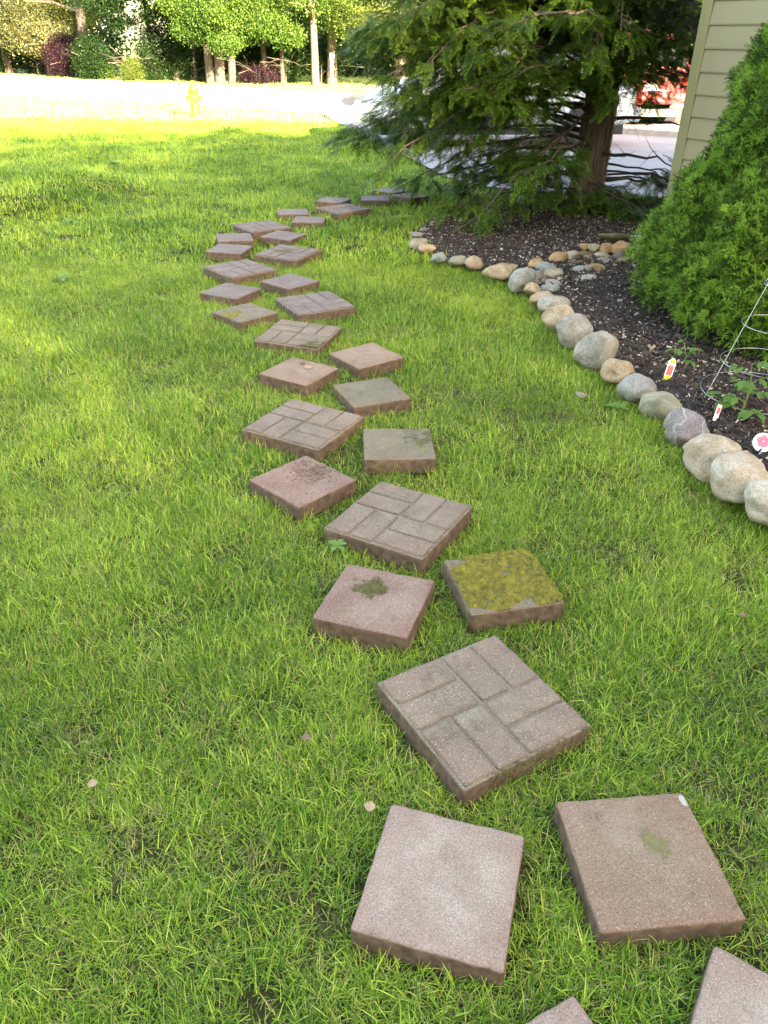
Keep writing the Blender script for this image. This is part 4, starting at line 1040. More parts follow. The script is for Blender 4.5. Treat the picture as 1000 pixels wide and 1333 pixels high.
for k in range(66):                                            # the broad left side, from the ground up
    z0 = .15+2.0*((k+rs.random())/66)**.72; az = math.pi+rs.uniform(-.5, 1.0)
    Lm = 2.4 if .85 < z0 < 2.1 else 1.85 if z0 > .45 else 1.5
    branch(z0, az, Lm*rs.uniform(.65, 1.05), rise=rs.uniform(.0, .42), droop=rs.uniform(.12, .46), fstart=.34 if z0 < 1.1 else .18, dens=.7, wid=.34, pads=2.4 if z0 > .7 else 1.3)
for k in range(22):                                            # over and in front of the trunk, high
    z0 = 1.25+1.1*k/22; az = -math.pi/2+rs.uniform(-1.1, .9)
    branch(z0, az, rs.uniform(.8, 1.5), rise=.25, droop=rs.uniform(.25, .5), fstart=.2, dens=1.1)
for k in range(20):                                            # the right side, short of the house
    z0 = 1.28+1.0*k/20; az = rs.uniform(-.35, .75)
    branch(z0, az, rs.uniform(.8, 1.35), rise=.14, droop=rs.uniform(.15, .3), fstart=.3, dens=.6, pads=1.5)
for k in range(4):
    branch(rs.uniform(.3, .5), rs.uniform(-.1, .6), rs.uniform(.9, 1.15), rise=.12, droop=.2, fstart=.6, dens=.4, pads=.6)
for k in range(14):                                            # back
    z0 = 1.4+1.6*k/14; branch(z0, rs.uniform(.9, 2.4), rs.uniform(1.0, 1.8), rise=.12, droop=.35, fstart=.3, dens=.7)
for k in range(18):                                            # upper crown
    z0 = 2.2+1.5*k/18; L_ = 1.9*(1-(z0-2.0)/2.2); branch(z0, rs.uniform(0, 6.28), max(.3, L_), rise=.1, droop=.3, fstart=.15, dens=.9)
for k in range(7):                                             # low skirt hanging over the mulch in front
    branch(rs.uniform(.16, .3), -math.pi/2+rs.uniform(-.6, .9), rs.uniform(.55, .95), rise=.1, droop=.2, fstart=.35, dens=.7, rad=.008, wid=.3, pads=.8)
for az, z0, L_ in ((-2.6, .33, 1.3), (-2.75, .62, 1.2), (-2.3, .95, 1.0), (-.6, .55, .9), (-.3, .85, .9), (3.3, .45, 1.6), (-.1, .3, .9), (2.95, .75, 1.3)):
    branch(z0, az, L_, rise=.15, droop=.2, rad=.018, bare=True)
sprays = [cedar_spray('cedar_spray', 500+i, MAT['cedar'], MAT['cedar_tip']) for i in range(7)]
scatter('foliage', spts, srot, sscl, sprays, parent=con)['kind'] = 'stuff'
print('sprays', len(spts))

# ------------------------------------------------------------------ trees beyond the street
LEAF = {k: [leaf_cluster('leaf_cluster_'+k, 600+i*7+j, MAT['leaf_'+k]) for j in range(4)] for i, k in enumerate(('maple', 'dark', 'cream', 'yellow', 'purple'))}
def in_blob(n_, c, r_, rnd, hollow=.35, thr=0.0):
    out = []
    while len(out) < n_:
        v = Vector((rnd.uniform(-1, 1), rnd.uniform(-1, 1), rnd.uniform(-1, 1)))
        L_ = v.length
        if L_ > 1 or L_ < hollow: continue
        k = noise.noise(v*2.6+Vector(c)*.37)
        if k < thr and rnd.random() < .88: continue
        out.append((c[0]+v.x*r_[0], c[1]+v.y*r_[1], c[2]+v.z*r_[2]))
    return out
def tree(label, u, v, trunks, blobs, leaf, bark='bark', group=None, name='tree', npt=1.0, seed=0, sc_=.8, loc=None, thr=0.0):
    """trunks: (dx, lean x, radius, height); blobs: (dx, dy, z, rx, ry, rz, n)"""
    rnd = random.Random(seed+77); p0 = P(u, v) if loc is None else Vector(loc)
    root = empty(name, p0); prop(root, label, 'tree' if name != 'shrub' else 'shrub', group)
    for dx, lean, r_, h in trunks:
        pts_ = [(dx+lean*(t**1.2)+.05*math.sin(3*t+dx*5)*h*.12, .04*math.sin(5*t+dx)*h*.2, h*t-.1) for t in (0, .04, .12, .25, .4, .6, .8, 1)]
        mbt = MB().tube(pts_, [r_*1.35, r_*1.1, r_, r_*.92, r_*.82, r_*.6, r_*.38, r_*.12], 10, .12)
        for k in range(6):
            t = rnd.uniform(.22, .7); b0 = Vector((dx+lean*t**1.2, 0, h*t)); a = rnd.uniform(0, 6.28); L_ = rnd.uniform(.9, 2.2)
            e_ = b0+Vector((math.cos(a)*L_, math.sin(a)*L_, rnd.uniform(.1, .9))); mbt.tube([b0, (b0+e_)/2+Vector((0, 0, .15)), e_], [r_*.35, r_*.22, .012], 6)
        mbt.build('trunk', MAT[bark], root, True)
    pts_ = []
    for dx, dy, z, rx, ry, rz, n_ in blobs: pts_ += in_blob(int(n_*npt*2.3), (dx, dy, z), (rx, ry, rz), rnd, .35 if thr == 0 else .05, thr)
    n_ = len(pts_)
    scatter('crown', pts_, np.stack([rng.uniform(-.6, .6, n_), rng.uniform(-.6, .6, n_), rng.uniform(0, 6.28, n_)], 1), rng.uniform(.5, 1.1, n_)*sc_, LEAF[leaf], parent=root)['kind'] = 'stuff'
    return root
TG = 'trees along the far side of the street'
tree('pale cream-leaved tree with a leaning grey trunk at the far left of the street', 27, 97, [(-.4, -.5, .16, 4.5)], [(.2, -.6, 2.6, 2.6, 2.0, 1.25, 900), (-.6, 0, 4.6, 3.0, 2.6, 2.0, 900)], 'cream', 'bark_pale', TG, seed=1)
tree('low cream-lit small tree on a short pale trunk at the left', 66, 99, [(0, .15, .11, 2.6)], [(-.3, -.3, 1.65, 1.6, 1.3, .85, 650)], 'cream', 'bark_pale', TG, seed=2)
tree('tall yellow-tinged tree filling the top left corner behind the pale ones', 105, 100, [(.3, .2, .2, 8)], [(-.4, 1.5, 3.2, 2.2, 2, 1.7, 800), (-.5, 1.5, 5.5, 3, 3, 2.5, 600)], 'yellow', 'bark', TG, seed=3)
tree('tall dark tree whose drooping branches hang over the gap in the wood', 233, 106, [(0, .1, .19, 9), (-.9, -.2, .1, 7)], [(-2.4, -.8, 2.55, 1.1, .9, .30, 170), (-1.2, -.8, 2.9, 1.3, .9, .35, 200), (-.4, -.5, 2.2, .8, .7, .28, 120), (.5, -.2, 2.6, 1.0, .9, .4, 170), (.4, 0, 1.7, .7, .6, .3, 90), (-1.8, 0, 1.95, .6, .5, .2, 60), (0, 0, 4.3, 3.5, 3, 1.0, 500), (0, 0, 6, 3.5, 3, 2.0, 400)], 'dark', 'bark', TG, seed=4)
tree('bright green maple on three close brown trunks', 287, 109, [(-.32, -.15, .15, 7), (.0, .05, .17, 8), (.42, .3, .14, 7)],
     [(-.7, -.6, 1.75, .8, .7, .32, 170), (.1, -1.0, 2.15, .9, .7, .38, 220), (1.0, -.8, 1.75, .75, .6, .34, 170), (.6, -1.4, 1.35, .55, .45, .25, 90), (1.9, -1.0, 1.95, .9, .7, .40, 220), (2.7, -.7, 1.6, .6, .5, .28, 100), (1.5, -.6, 2.6, 1.2, .8, .35, 240), (-.9, -.4, 2.5, 1.1, .8, .38, 220), (.2, -.3, 2.9, 1.5, 1.0, .4, 260), (0, 0, 4.0, 3.2, 2.6, .9, 500), (0, 0, 6, 3.2, 3, 2.0, 400)], 'maple', 'bark', TG, seed=5)
tree('slender tree with a tall bare pale trunk right of the maple', 411, 112, [(0, -.35, .13, 9)], [(-.2, .2, 3.3, 1.8, 1.6, 1.2, 420), (-.3, .2, 5.5, 2.2, 2, 2, 400)], 'maple', 'bark_pale', TG, seed=6)
tree('tree with a sunlit brown trunk right of the slender pale one', 428, 110, [(.1, .1, .18, 8)], [(.5, -.4, 2.4, 1.5, 1.2, .8, 350), (.2, .3, 4.5, 2.4, 2, 1.8, 500)], 'maple', 'bark_pale', TG, seed=7)
tree('tree behind the conifer tips, right of the signpost', 520, 114, [(0, .1, .2, 8)], [(0, -.2, 2.4, 2.6, 1.5, 1.5, 600), (0, 0, 5, 3, 2.5, 2, 500)], 'yellow', 'bark', TG, seed=8)
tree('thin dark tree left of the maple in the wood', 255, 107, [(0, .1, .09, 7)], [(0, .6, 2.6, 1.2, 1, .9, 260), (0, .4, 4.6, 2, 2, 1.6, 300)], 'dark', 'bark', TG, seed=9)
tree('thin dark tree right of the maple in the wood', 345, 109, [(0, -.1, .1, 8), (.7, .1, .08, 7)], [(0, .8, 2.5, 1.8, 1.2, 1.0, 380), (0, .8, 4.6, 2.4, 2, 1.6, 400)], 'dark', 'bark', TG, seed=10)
tree('sunlit yellow-green tree beyond the red car, top right', 905, 118, [(0, 0, .2, 8)], [(.3, -.3, 2.6, 2.2, 2, 1.6, 800), (0, 0, 5, 3, 2.5, 2, 500)], 'yellow', 'bark', TG, seed=11)
tree('yellow-green tree beyond the white van', 640, 116, [(0, 0, .2, 8)], [(0, 0, 2.8, 3, 2, 1.6, 700), (0, 0, 5, 3, 2.5, 2, 500)], 'yellow', 'bark', TG, seed=12)
tree('green tree beyond the parked cars, behind the conifer trunk', 770, 116, [(0, 0, .2, 8)], [(0, 0, 2.8, 3, 2, 1.6, 700), (0, 0, 5, 3, 2.5, 2, 500)], 'maple', 'bark', TG, seed=13)
SHADE_TREES = [(5.5, -18.2, 14.9, 2.9), (9.5, -18.8, 15.3, 3.0), (13.5, -18.4, 14.8, 3.0), (17.5, -18.9, 15.4, 3.1), (21.5, -18.3, 14.9, 3.0), (25.5, -18.8, 15.3, 3.1), (29.5, -18.4, 15.0, 3.1)]  # unseen trees added behind the camera to shade and dapple the lawn
for k, (tx_, ty_, th_z, tr_) in enumerate(SHADE_TREES):
    tree(['leafy tree at the left end of the row behind the rear house', 'leafy tree second from the left behind the rear house', 'lowest leafy tree behind the rear house', 'tallest leafy tree in the middle of the row behind the rear house', 'leafy tree right of the tallest behind the rear house', 'leafy tree second from the right end behind the rear house', 'leafy tree at the right end of the row behind the rear house'][k], 0, 0,
         [(0, .2, .25, th_z-1.5)], [(0, 0, 11.4, tr_, 2.2, th_z-11.4, 330), (.3, .2, 8.2, tr_*.95, 2.2, 3.2, 52), (2.0, 0, 9.8, 1.6, 2.0, 4.2, 40)], 'maple', 'bark', 'trees behind the rear house', seed=60+k, sc_=2.3, loc=(tx_, ty_, 0), thr=-9.0)
def shrub(label, u, v, blobs, leaf, seed, sc_=.7, group='shrubs under the far trees'):
    return tree(label, u, v, [(0, .05, .03, .8)], blobs, leaf, 'bark', group, 'shrub', seed=seed, sc_=sc_)
shrub('purple-leaved shrub in the shade at the left', 97, 101, [(0, 0, .75, 1.15, .8, .75, 420)], 'purple', 21)
shrub('dark green rounded shrub right of the purple one', 125, 104, [(0, 0, .7, .7, .7, .8, 420)], 'dark', 22)
shrub('small pale shrub at the left side of the lawn gap', 139, 104, [(0, 0, .3, .35, .3, .38, 160)], 'maple', 23, .5)
shrub('small yellow-green shrub at the right side of the lawn gap', 175, 106, [(0, 0, .35, .4, .3, .42, 180)], 'yellow', 24, .5)
shrub('dark shrub under the drooping tree', 210, 106, [(0, .3, .9, 1.0, .8, 1.0, 520)], 'dark', 25)
shrub('dark shrub left of the three brown trunks', 250, 107, [(0, .5, .9, .9, .8, 1.0, 480)], 'dark', 26)
shrub('small purple-flowered shrub at the foot of the maple', 338, 110, [(0, 0, .28, .75, .4, .33, 170)], 'purple', 27, .5)
shrub('dark shrub right of the maple trunks', 325, 108, [(0, .7, .9, .8, .8, 1.0, 450)], 'dark', 28)
shrub('dark shrub left of the slender pale trunk', 372, 109, [(0, .6, .9, 1.0, .8, 1.0, 520)], 'dark', 29)
shrub('dark shrub between the pale trunk and the signpost', 418, 110, [(.1, .9, .8, .8, .7, .9, 380)], 'dark', 30)
shrub('dark undergrowth shrub left of the leaning grey trunk', 8, 97, [(-.3, .6, .7, 1.2, .8, .8, 400)], 'dark', 31)
shrub('dark shrub behind the low cream-lit tree', 50, 98, [(0, 1.0, .7, 1.2, .8, .9, 420)], 'dark', 32)
# far wood, one mass
pts_ = []
rnd = random.Random(5)
for k in range(9000):
    u = rnd.uniform(-150, 1150)
    zz_ = 7.5*rnd.random()**1.5
    if 122 < u < 192 and (rnd.random() < .985 or zz_ < 2): continue
    if 185 < u < 265 and zz_ > 1.1 and rnd.random() < .72: continue
    dist_ = rnd.uniform(40, 52)
    x_ = (u-500)/1000*(dist_*cp_+.8); 
    pts_.append((x_, dist_-.25*x_*(x_ < 0), zz_))
n_ = len(pts_)
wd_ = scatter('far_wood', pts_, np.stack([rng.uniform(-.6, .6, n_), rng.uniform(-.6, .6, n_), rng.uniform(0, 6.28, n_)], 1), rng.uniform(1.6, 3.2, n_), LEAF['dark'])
prop(wd_, 'dark mass of woodland behind the roadside trees', 'woodland', kind='stuff')

# pale house seen through the gap
fh = empty('house', (-30, 78, 0)); prop(fh, 'distant pale grey house in the gap between the trees', 'house')
box_obj('wall', (0, 0, 1.6), (9, 7, 3.2), simple('pale_siding', (.55, .57, .62), .7), fh)
mb = MB(); mb.add([(-5, -4, 3.2), (5, -4, 3.2), (5, 4, 3.2), (-5, 4, 3.2), (-5, 0, 5.2), (5, 0, 5.2)], [(0, 1, 5, 4), (2, 3, 4, 5), (0, 4, 3), (1, 2, 5), (3, 2, 1, 0)]); mb.build('roof', simple('slate_blue_roof', (.20, .22, .26), .8), fh)
for k in (-2.5, 0, 2.5): box_obj('window', (k, -3.52, 1.7), (1.0, .06, 1.2), MAT['glass'], fh)

# ------------------------------------------------------------------ hydrant, signpost
hp = P(255, 152); hyd = empty('fire_hydrant', (hp.x, hp.y, 0)); prop(hyd, 'yellow fire hydrant standing in the sunlit lawn by the street', 'fire hydrant')
ym = simple('yellow_paint', (.42, .20, .015), .45, var=.1)
MB().lathe([(.14, 0), (.14, .04), (.095, .05), (.09, .42), (.12, .44), (.12, .47), (.10, .48)], 18).build('barrel', ym, hyd, False)
MB().lathe([(.112, .48), (.108, .54), (.085, .60), (.045, .635), (.045, .64), (.028, .645), (.028, .69), (.01, .695)], 18).build('bonnet', ym, hyd, True)
for a in (0, math.pi):
    d = Vector((math.cos(a), math.sin(a), 0)); MB().tube([d*.07+Vector((0, 0, .36)), d*.145+Vector((0, 0, .36)), d*.15+Vector((0, 0, .36)), d*.17+Vector((0, 0, .36))], [.045, .045, .058, .055], 12).build('nozzle_cap', ym, hyd)
d = Vector((0, -1, 0)); MB().tube([d*.07+Vector((0, 0, .33)), d*.15+Vector((0, 0, .33)), d*.155+Vector((0, 0, .33)), d*.18+Vector((0, 0, .33))], [.06, .06, .075, .07], 14).build('nozzle_cap', ym, hyd)
pp0 = P(433, 113); sp0 = empty('marker_post', (pp0.x, pp0.y, 0)); prop(sp0, 'thin white post with a pale reflector on the far verge', 'post')
box_obj('post', (0, 0, .45), (.07, .03, .9), MAT['white'], sp0); box_obj('reflector', (0, -.02, .98), (.16, .012, .16), simple('reflector', (.55, .62, .66), .3, metal=.4), sp0, .004)
pp1 = (0.0, 15.2, 0)

# ------------------------------------------------------------------ vehicles
MAT['tyre'] = simple('tyre_rubber', (.02, .02, .02), .8); MAT['rim'] = simple('alloy_rim', (.55, .56, .58), .3, metal=.8)
MAT['cglass'] = simple('car_glass', (.015, .02, .025), .05, spec=1.0); MAT['trim'] = simple('black_plastic', (.02, .02, .022), .6)
MAT['tail'] = simple('red_lens', (.55, .01, .01), .15, spec=.8); MAT['chrome'] = simple('chrome', (.8, .8, .8), .12, metal=1.0); MAT['lens'] = simple('clear_lens', (.75, .78, .8), .1, spec=.9)
def paint(n_, c): return simple(n_, c, .28, metal=.15, coat=.6)
def car(name, label, loc, rz, L_, W_, secs, mat, wheel_x, wr=.33, cat='car', badge=None, roofmat=None):
    """secs: stations (x, sill, belt, roof, belt half width, roof half width), front at +x"""
    root = empty(name, loc, rz); prop(root, label, cat, 'vehicles parked on the driveway')
    V_, F_ = [], []; K = 10
    for x_, s_, b_, r_, bw, rw in secs:
        half = [(bw*.86, s_), (bw*.97, s_+.10), (bw, (s_+b_)/2), (bw*.97, b_), (rw, max(r_-.06, b_+.01)), (rw*.86, r_), (0.0, r_+.025)]
        V_ += [(x_, y_, z_) for y_, z_ in half]+[(x_, -y_, z_) for y_, z_ in half[-2::-1]]
    K = 13
    for i in range(len(secs)-1):
        for k in range(K-1): F_.append((i*K+k, i*K+k+1, (i+1)*K+k+1, (i+1)*K+k))
        F_.append((i*K+K-1, i*K, (i+1)*K, (i+1)*K+K-1))
    F_.append(tuple(range(K))); F_.append(tuple(range(len(secs)*K-1, (len(secs)-1)*K-1, -1)))
    bm = bmesh.new(); vv = [bm.verts.new(v) for v in V_]
    for f in F_:
        try: bm.faces.new([vv[i] for i in f])
        except ValueError: pass
    bmesh.ops.recalc_face_normals(bm, faces=bm.faces[:])
    body = bm_obj('body', bm, mat, root, True); md = body.modifiers.new('s', 'SUBSURF'); md.levels = md.render_levels = 1
    # side glass, built as panes lying just outside the cabin flanks
    cab = [s for s in secs if s[3]-s[2] > .25]
    for sg in (-1, 1):
        for a, b_ in zip(cab[:-1], cab[1:]):
            def gp(s, t, o_=.012): 
                y_ = s[4]*.97+(s[5]-s[4]*.97)*t; z_ = s[2]+(s[3]-.06-s[2])*t; return Vector((s[0], sg*(y_+o_), z_))
            m_ = .05; ta, tb = .12, .90
            q = [gp(a, ta), gp(b_, ta), gp(b_, tb), gp(a, tb)]; c = sum(q, Vector())/4
            q = [c+(p-c)*.93 for p in q]; inn = [p-Vector((0, sg*.03, 0)) for p in q]
            mesh_obj('side_window', q+inn, [(0, 1, 2, 3), (7, 6, 5, 4)]+[(i, (i+1) % 4, 4+(i+1) % 4, 4+i) for i in range(4)], MAT['cglass'], root)
    for end, nm in ((0, 'rear_window'), (-1, 'windscreen')):
        ci = secs.index(cab[end]); ne = secs[ci-1] if end == 0 else secs[ci+1]; s = cab[end]; ox = -.015 if end == 0 else .015
        q = [Vector((ne[0]+ox, -ne[4]*.80, max(ne[2], ne[3])+.05)), Vector((ne[0]+ox, ne[4]*.80, max(ne[2], ne[3])+.05)), Vector((s[0]+ox, s[5]*.86, s[3]-.05)), Vector((s[0]+ox, -s[5]*.86, s[3]-.05))]
        inn = [p-Vector((ox*3, 0, .03)) for p in q]
        mesh_obj(nm, q+inn, [(0, 1, 2, 3), (7, 6, 5, 4)]+[(i, (i+1) % 4, 4+(i+1) % 4, 4+i) for i in range(4)], MAT['cglass'], root)
    for wx in wheel_x:
        for sg in (-1, 1):
            wh = bpy.data.objects.new('wheel', None); link(wh, root); wh.location = (wx, sg*(W_/2-.08), wr); wh.rotation_euler = (math.pi/2, 0, 0)
            MB().lathe([(wr*.60, -.10), (wr*.94, -.105), (wr, -.07), (wr, .07), (wr*.94, .105), (wr*.60, .10)], 24).build('tyre', MAT['tyre'], wh, False)
            rm = MB().lathe([(wr*.61, -.095), (wr*.63, .095), (wr*.55, .098), (wr*.52, .075), (wr*.18, .08), (wr*.15, .10)], 20)
            for k in range(5):
                a = k*2*math.pi/5; rm.box((math.cos(a)*wr*.36, math.sin(a)*wr*.36, -.098*sg if False else .09), (wr*.5, .05, .03), Matrix.Rotation(a, 3, 'Z'))
                rm.box((math.cos(a)*wr*.36, math.sin(a)*wr*.36, -.09), (wr*.5, .05, .03), Matrix.Rotation(a, 3, 'Z'))
            rm.build('rim', MAT['rim'], wh)
            MB().tube([(wx, sg*(W_/2-.22), wr+.03), (wx, sg*(W_/2+.006), wr+.03)], wr*1.16, 24).build('wheel_arch', MAT['trim'], root)
    x0, x1 = secs[0], secs[-1]
    for sg in (-1, 1):
        box_obj('tail_light', (x0[0]+.03, sg*(x0[4]-.10), x0[2]-.14), (.12, .20, .24 if L_ > 4.55 else .16), MAT['tail'], root, .02)
        box_obj('headlight', (x1[0]-.05, sg*(x1[4]-.16), x1[2]-.12), (.16, .30, .13), MAT['lens'], root, .03)
    box_obj('rear_bumper', (x0[0]-.02, 0, x0[1]+.14), (.14, x0[4]*1.9, .22), mat, root, .04); box_obj('front_bumper', (x1[0]+.0, 0, x1[1]+.12), (.14, x1[4]*1.9, .20), mat, root, .04)
    box_obj('number_plate', (x0[0]-.03, 0, x0[2]-.28), (.02, .31, .155), MAT['white'], root)
    box_obj('grille', (x1[0]+.035, 0, x1[2]-.2), (.05, .7, .12), MAT['trim'], root, .01)
    mb_ = MB().box((0, 0, .26), (L_*.9, W_*.84, .14)); mb_.build('underbody', MAT['trim'], root)
    return root
sedan = [(-2.25, .34, .86, .88, .74, .62), (-2.1, .28, .90, .95, .84, .66), (-1.5, .24, .94, 1.02, .88, .64), (-.95, .24, .95, 1.40, .88, .60), (-.1, .24, .94, 1.44, .88, .62), (.55, .24, .92, 1.36, .88, .62), (1.15, .24, .90, .98, .88, .68), (1.95, .26, .78, .84, .84, .70), (2.25, .34, .66, .70, .74, .62)]
suv = [(-2.35, .42, 1.02, 1.06, .84, .74), (-2.28, .40, 1.04, 1.62, .92, .72), (-1.3, .36, 1.04, 1.74, .94, .70), (-.2, .36, 1.03, 1.76, .94, .70), (.55, .36, 1.02, 1.68, .94, .70), (1.15, .36, 1.02, 1.10, .94, .76), (2.1, .38, .94, 1.00, .90, .76), (2.4, .44, .82, .86, .82, .70)]
van = [(-2.5, .42, 1.06, 1.10, .88, .82), (-2.45, .40, 1.08, 1.86, .96, .82), (-1.2, .36, 1.08, 1.95, .98, .80), (.2, .36, 1.07, 1.95, .98, .80), (1.0, .36, 1.05, 1.80, .98, .78), (1.75, .36, 1.02, 1.08, .98, .82), (2.35, .38, .92, .98, .92, .80), (2.5, .44, .80, .84, .84, .74)]
car('parked_car', 'silver car parked side-on, glimpsed through the conifer branches left of its trunk', (1.75, 14.6, .016), .16+math.pi, 4.5, 1.76, sedan, paint('silver_paint', (.60, .62, .66)), (-1.35, 1.4))
red = car('parked_car', 'red sport utility car seen from behind, right of the conifer trunk', (4.95, 20.0, .016), R(97), 4.75, 1.88, suv, paint('red_paint', (.36, .045, .05)), (-1.4, 1.45), .37)
car('parked_car', 'white car partly hidden behind the house corner', (7.9, 19.6, .016), R(170), 4.75, 1.86, suv, paint('white_car_paint', (.72, .72, .74)), (-1.4, 1.45), .37)
car('parked_van', 'white van with dark rear windows glimpsed through the conifer', (2.2, 21.5, .016), R(90), 5.0, 1.96, van, paint('white_van_paint', (.70, .71, .74)), (-1.5, 1.55), .36, 'van')
fc = bpy.data.curves.new('badge', 'FONT'); fc.body = 'DODGE'; fc.size = .115; fc.extrude = .008
to_ = bpy.data.objects.new('badge', fc); COL.objects.link(to_)
dg = bpy.context.evaluated_depsgraph_get(); me = bpy.data.meshes.new_from_object(to_.evaluated_get(dg)); bpy.data.objects.remove(to_)
me.materials.clear(); me.materials.append(MAT['chrome'])
bo = bpy.data.objects.new('badge', me); link(bo, red); bo.location = (-2.375, -.22, .83); bo.rotation_euler = (math.pi/2, 0, -math.pi/2)

# ------------------------------------------------------------------ bed furniture: tomato cage, plants, tags
cg0 = P(985, 522, .05); cage = empty('tomato_cage', (cg0.x, cg0.y, .05)); prop(cage, 'silver wire tomato cage standing wide end down over the leafy plant', 'plant support')
def ring(r_, z): return [(r_*math.cos(2*math.pi*k/40), r_*math.sin(2*math.pi*k/40), z) for k in range(41)]
RZ = [(.265, .045), (.205, .19), (.155, .37), (.105, .55)]
for r_, z in RZ: MB().tube(ring(r_, z), .0017, 6, cap=False).build('wire_ring', MAT['wire'], cage, True)
for a in (math.pi*1.02, math.pi*1.02+2.094, math.pi*1.02+4.189):
    MB().tube([(.272*math.cos(a), .272*math.sin(a), -.02), (.10*math.cos(a), .10*math.sin(a), .56)], .0017, 6).build('wire_leg', MAT['wire'], cage)
    lp = [(.10*math.cos(a)+.012*math.cos(t)*math.cos(a), .10*math.sin(a)+.012*math.cos(t)*math.sin(a), .57+.012*math.sin(t)) for t in np.linspace(0, 6.28, 13)]
    MB().tube(lp, .002, 5, cap=False).build('wire_loop', MAT['wire'], cage)
def leaflet(V_, F_, p, d, L_, w_, nn):
    s = d.cross(nn).normalized(); b0 = len(V_); prof = [(0, .05), (.2, .55), (.35, .8), (.45, .62), (.6, .85), (.75, .5), (1, 0)]
    for t, ww in prof:
        c = p+d*L_*t-nn*L_*.35*t*t
        V_.extend([c-s*w_*ww-nn*0+nn*w_*.2*ww, c, c+s*w_*ww+nn*w_*.2*ww])
    for k in range(len(prof)-1):
        a = b0+3*k; F_.extend([(a, a+1, a+4, a+3), (a+1, a+2, a+5, a+4)])
def herb(name, label, loc, h, nlv, lf, cat='plant', seed=0):
    r_ = random.Random(seed); root = empty(name, loc); prop(root, label, cat)
    st = [Vector((.01*math.sin(4*t), .01*math.cos(5*t), h*t-.01)) for t in np.linspace(0, 1, 7)]
    MB().tube(st, [.005*(1-.6*i/6) for i in range(7)], 6).build('stem', MAT['stem'], root)
    for k in range(nlv):
        t = .15+.85*k/(nlv-1); a = k*2.4+r_.uniform(-.3, .3); b0 = st[min(6, int(t*6))]; L_ = lf*(1.05-.35*t)*r_.uniform(.8, 1.15)
        d = Vector((math.cos(a), math.sin(a), .5)).normalized(); V_, F_ = [], []
        pts_ = [b0, b0+d*L_*.5, b0+d*L_+Vector((0, 0, -.15*L_))]
        tv, tf = tube_data(pts_, [.0022, .0016, .001], 5); V_ += tv; F_ += tf
        for j, u in enumerate((.45, .45, .75, .75, 1.0)):
            q = pts_[0].lerp(pts_[1], u*2) if u < .5 else pts_[1].lerp(pts_[2], u*2-1)
            sd_ = (1, -1, 1, -1, 0)[j]; s = Vector((-d.y, d.x, 0)); dd = (d*(1 if sd_ == 0 else .45)+s*sd_*.9+Vector((0, 0, r_.uniform(-.5, .05)))).normalized()
            leaflet(V_, F_, q, dd, L_*(.62 if sd_ == 0 else .46), L_*.17, Vector((r_.gauss(0, .15), r_.gauss(0, .15), 1)).normalized())
        mesh_obj('leaf', V_, F_, MAT['leaf_tomato'], root)
    return root
herb('tomato_plant', 'leafy young tomato plant with divided leaves inside the wire cage', P(962, 545, .05), .27, 11, .13, seed=3)
herb('seedling', 'small grey-green seedling behind the yellow and red plant tag', P(887, 478, .05), .13, 7, .085, seed=5)
herb('seedling', 'tiny sprout at the right edge beyond the purple-grey stone', P(992, 560, .05), .05, 4, .04, seed=6)
# tags
red_p = simple('printed_red', (.70, .10, .08), .5, var=.25, scale=60); yel_p = simple('printed_yellow', (.80, .58, .03), .5); pink_p = simple('printed_pink', (.78, .16, .22), .5, var=.3, scale=50); wht_p = simple('white_plastic', (.80, .80, .80), .4)
lil_p = simple('printed_lilac', (.45, .40, .62), .5)
def face_cam(p): return math.atan2(-p.x, p.y)          # turn so that local -Y looks back along the path
t0 = P(867, 497, .045); tg = empty('plant_tag', t0, -.15); tg.rotation_euler = (-.30, .17, -.2); prop(tg, 'upright plant tag, white with yellow ends and a red picture, by the blue-grey stone', 'plant tag')
bm = bmesh.new(); W2, H2 = .019, .12
f = bm.faces.new([bm.verts.new(v) for v in ((-W2, 0, -.02), (W2, 0, -.02), (W2, 0, H2-.018), (W2*.3, 0, H2), (-W2*.3, 0, H2), (-W2, 0, H2-.018))])
ex = bmesh.ops.extrude_face_region(bm, geom=[f]); bmesh.ops.translate(bm, verts=[v for v in ex['geom'] if isinstance(v, bmesh.types.BMVert)], vec=(0, .0018, 0)); bmesh.ops.recalc_face_normals(bm, faces=bm.faces[:])
bm_obj('tag_body', bm, wht_p, tg)
box_obj('yellow_band', (0, -.0006, .017), (.033, .001, .03), yel_p, tg); box_obj('yellow_band', (0, -.0006, .103), (.022, .001, .022), yel_p, tg)
box_obj('picture', (0, -.0006, .058), (.028, .001, .048), red_p, tg); box_obj('lettering', (0, -.0006, .087), (.026, .001, .008), lil_p, tg)
t1 = P(932, 543, .075); t2 = empty('plant_tag', t1); t2.rotation_euler = (-.35, .35, .1); prop(t2, 'small white plant tag with a red picture inside the cage ring', 'plant tag')
box_obj('tag_body', (0, 0, .02), (.022, .0018, .075), wht_p, t2); box_obj('picture', (0, -.0014, .03), (.015, .001, .03), red_p, t2)
t3p = P(990, 592, .05); t3 = empty('plant_tag', t3p); t3.rotation_euler = (-.55, 0, -.35); prop(t3, 'round white plant tag printed with a pink flower, at the right edge', 'plant tag')
MB().tube([(0, -.001, .052), (0, .001, .052)], [.040, .040], 28).build('tag_body', wht_p, t3)
mb = MB()
for k in range(5):
    a = k*1.2566+.3; c = Vector((.015*math.cos(a), -.0018, .057+.015*math.sin(a))); mb.tube([c, c+Vector((0, -.0008, 0))], [.012, .012], 10)
mb.build('printed_flower', pink_p, t3); box_obj('lettering', (-.006, -.0016, .030), (.035, .0008, .007), simple('printed_blue', (.45, .62, .80), .5), t3); box_obj('stake', (0, .003, -.01), (.012, .002, .06), wht_p, t3)

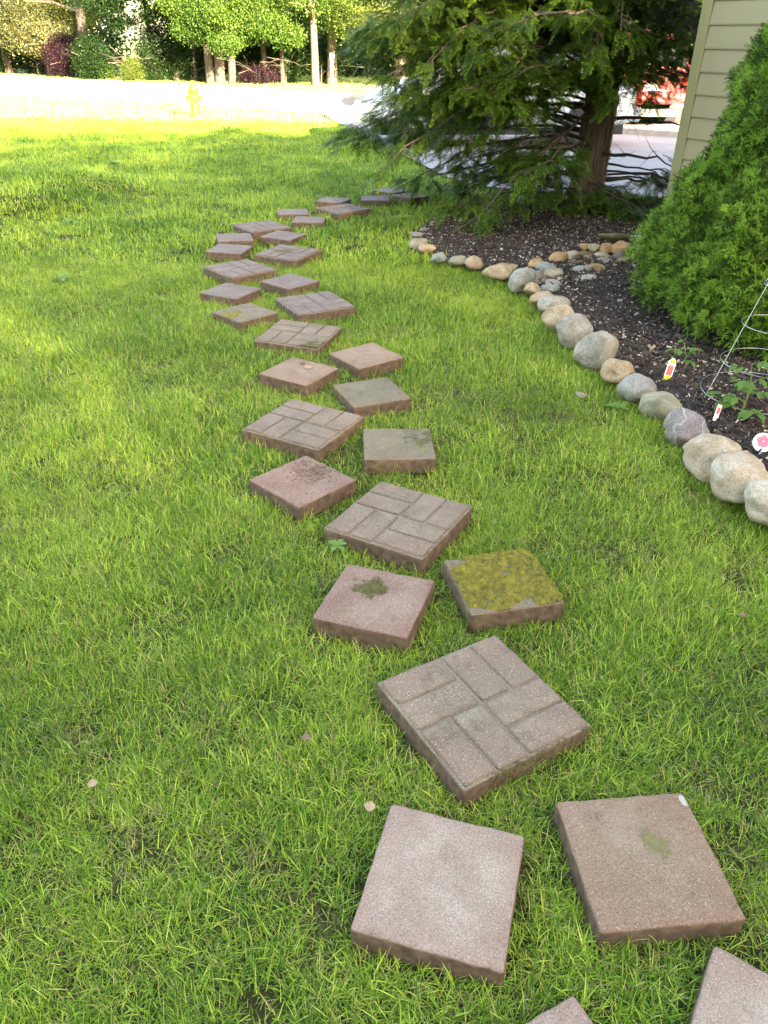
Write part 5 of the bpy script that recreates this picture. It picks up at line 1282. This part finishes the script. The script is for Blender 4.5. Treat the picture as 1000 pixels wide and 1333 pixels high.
# ------------------------------------------------------------------ litter on the lawn and on the stones
dl = simple('dead_leaf', (.15, .09, .05), .8, var=.45, scale=40); dlp = simple('pale_dead_leaf', (.30, .21, .13), .8, var=.35, scale=40)
def dead_leaf(label, loc, s, rz, mat, curl=.35):
    s *= .7; V_, F_ = [], []; prof = [(0, .03), (.12, .22), (.3, .40), (.5, .46), (.7, .36), (.88, .18), (1, .02)]
    for t, ww in prof:
        for sd_ in (-1, -.5, 0, .5, 1):
            j = 1+.18*noise.noise(Vector((t*7, sd_*3, s*90))); V_.append(((t-.5)*s, sd_*ww*s*j, curl*s*(sd_*sd_*.6*ww+.35*(t-.4)**2)+.004+.03*s*noise.noise(Vector((t*6, sd_*4, 1)))))
    for i in range(len(prof)-1):
        for j in range(4): F_.append((i*5+j, i*5+j+1, i*5+j+6, i*5+j+5))
    o = mesh_obj('dead_leaf', V_, F_, mat, None, True, loc); o.rotation_euler = (random.uniform(-.2, .2), random.uniform(-.2, .2), rz); md = o.modifiers.new('t', 'SOLIDIFY'); md.thickness = .0008
    prop(o, label, 'leaf'); return o
def onp(i, a, b_, z=.001): return P_[i].matrix_basis @ Vector((a, b_, z))
dead_leaf('tan curled dead leaf lying on the pinkish orange stepping stone', onp(12, .02, .05, .002), .060, .7, dlp)
dead_leaf('brown shrivelled leaf beside the tan one on the pinkish orange stone', onp(12, -.035, .085, .002), .05, 2.1, dl, .6)
dead_leaf('pale dry leaf curl in the lawn at the lower left', P(121, 1022, .035), .035, .4, dlp, .5)
dead_leaf('tan dry leaf in the grass above the nearest left stepping stone', P(481, 1051, .03), .04, 1.4, dlp)
dead_leaf('dark brown leaf in a thin spot left of the large nearest stone', P(399, 962, .03), .04, .2, dl)
dead_leaf('brown leaf in the grass right of the path', P(966, 802, .03), .035, 2.2, dl)
dead_leaf('tan leaf on the mulch in front of the spruce', P(848, 452, .06), .075, 1.0, dlp)
dead_leaf('russet leaf at the spruce skirt', P(884, 439, .06), .085, .3, dl)
def weed(label, loc, n_, L_, seed):
    r_ = random.Random(seed); root = empty('broadleaf_weed', loc); prop(root, label, 'weed')
    for k in range(n_):
        a = k*6.283/n_+r_.uniform(-.3, .3); V_, F_ = [], []
        leaflet(V_, F_, Vector((0, 0, .004)), Vector((math.cos(a), math.sin(a), r_.uniform(.4, .9))).normalized(), L_*r_.uniform(.7, 1.2), L_*.26, Vector((0, 0, 1)))
        mesh_obj('leaf', V_, F_, MAT['leaf_tomato'], root)
weed('broad-leaved weed in the lawn by the large brick-patterned stone', P(438, 712), 6, .05, 1)
weed('bright leafy weed in the lawn below the blue-grey border stone', P(806, 533), 8, .08, 2)
weed('broad-leaved weed in the far lawn left of the path', P(150, 215), 9, .16, 3)
weed('bright upright weed in the left lawn', P(92, 292), 6, .12, 4)
weed('pale broad leaf weed in the left lawn below the bank', P(83, 365), 5, .09, 5)
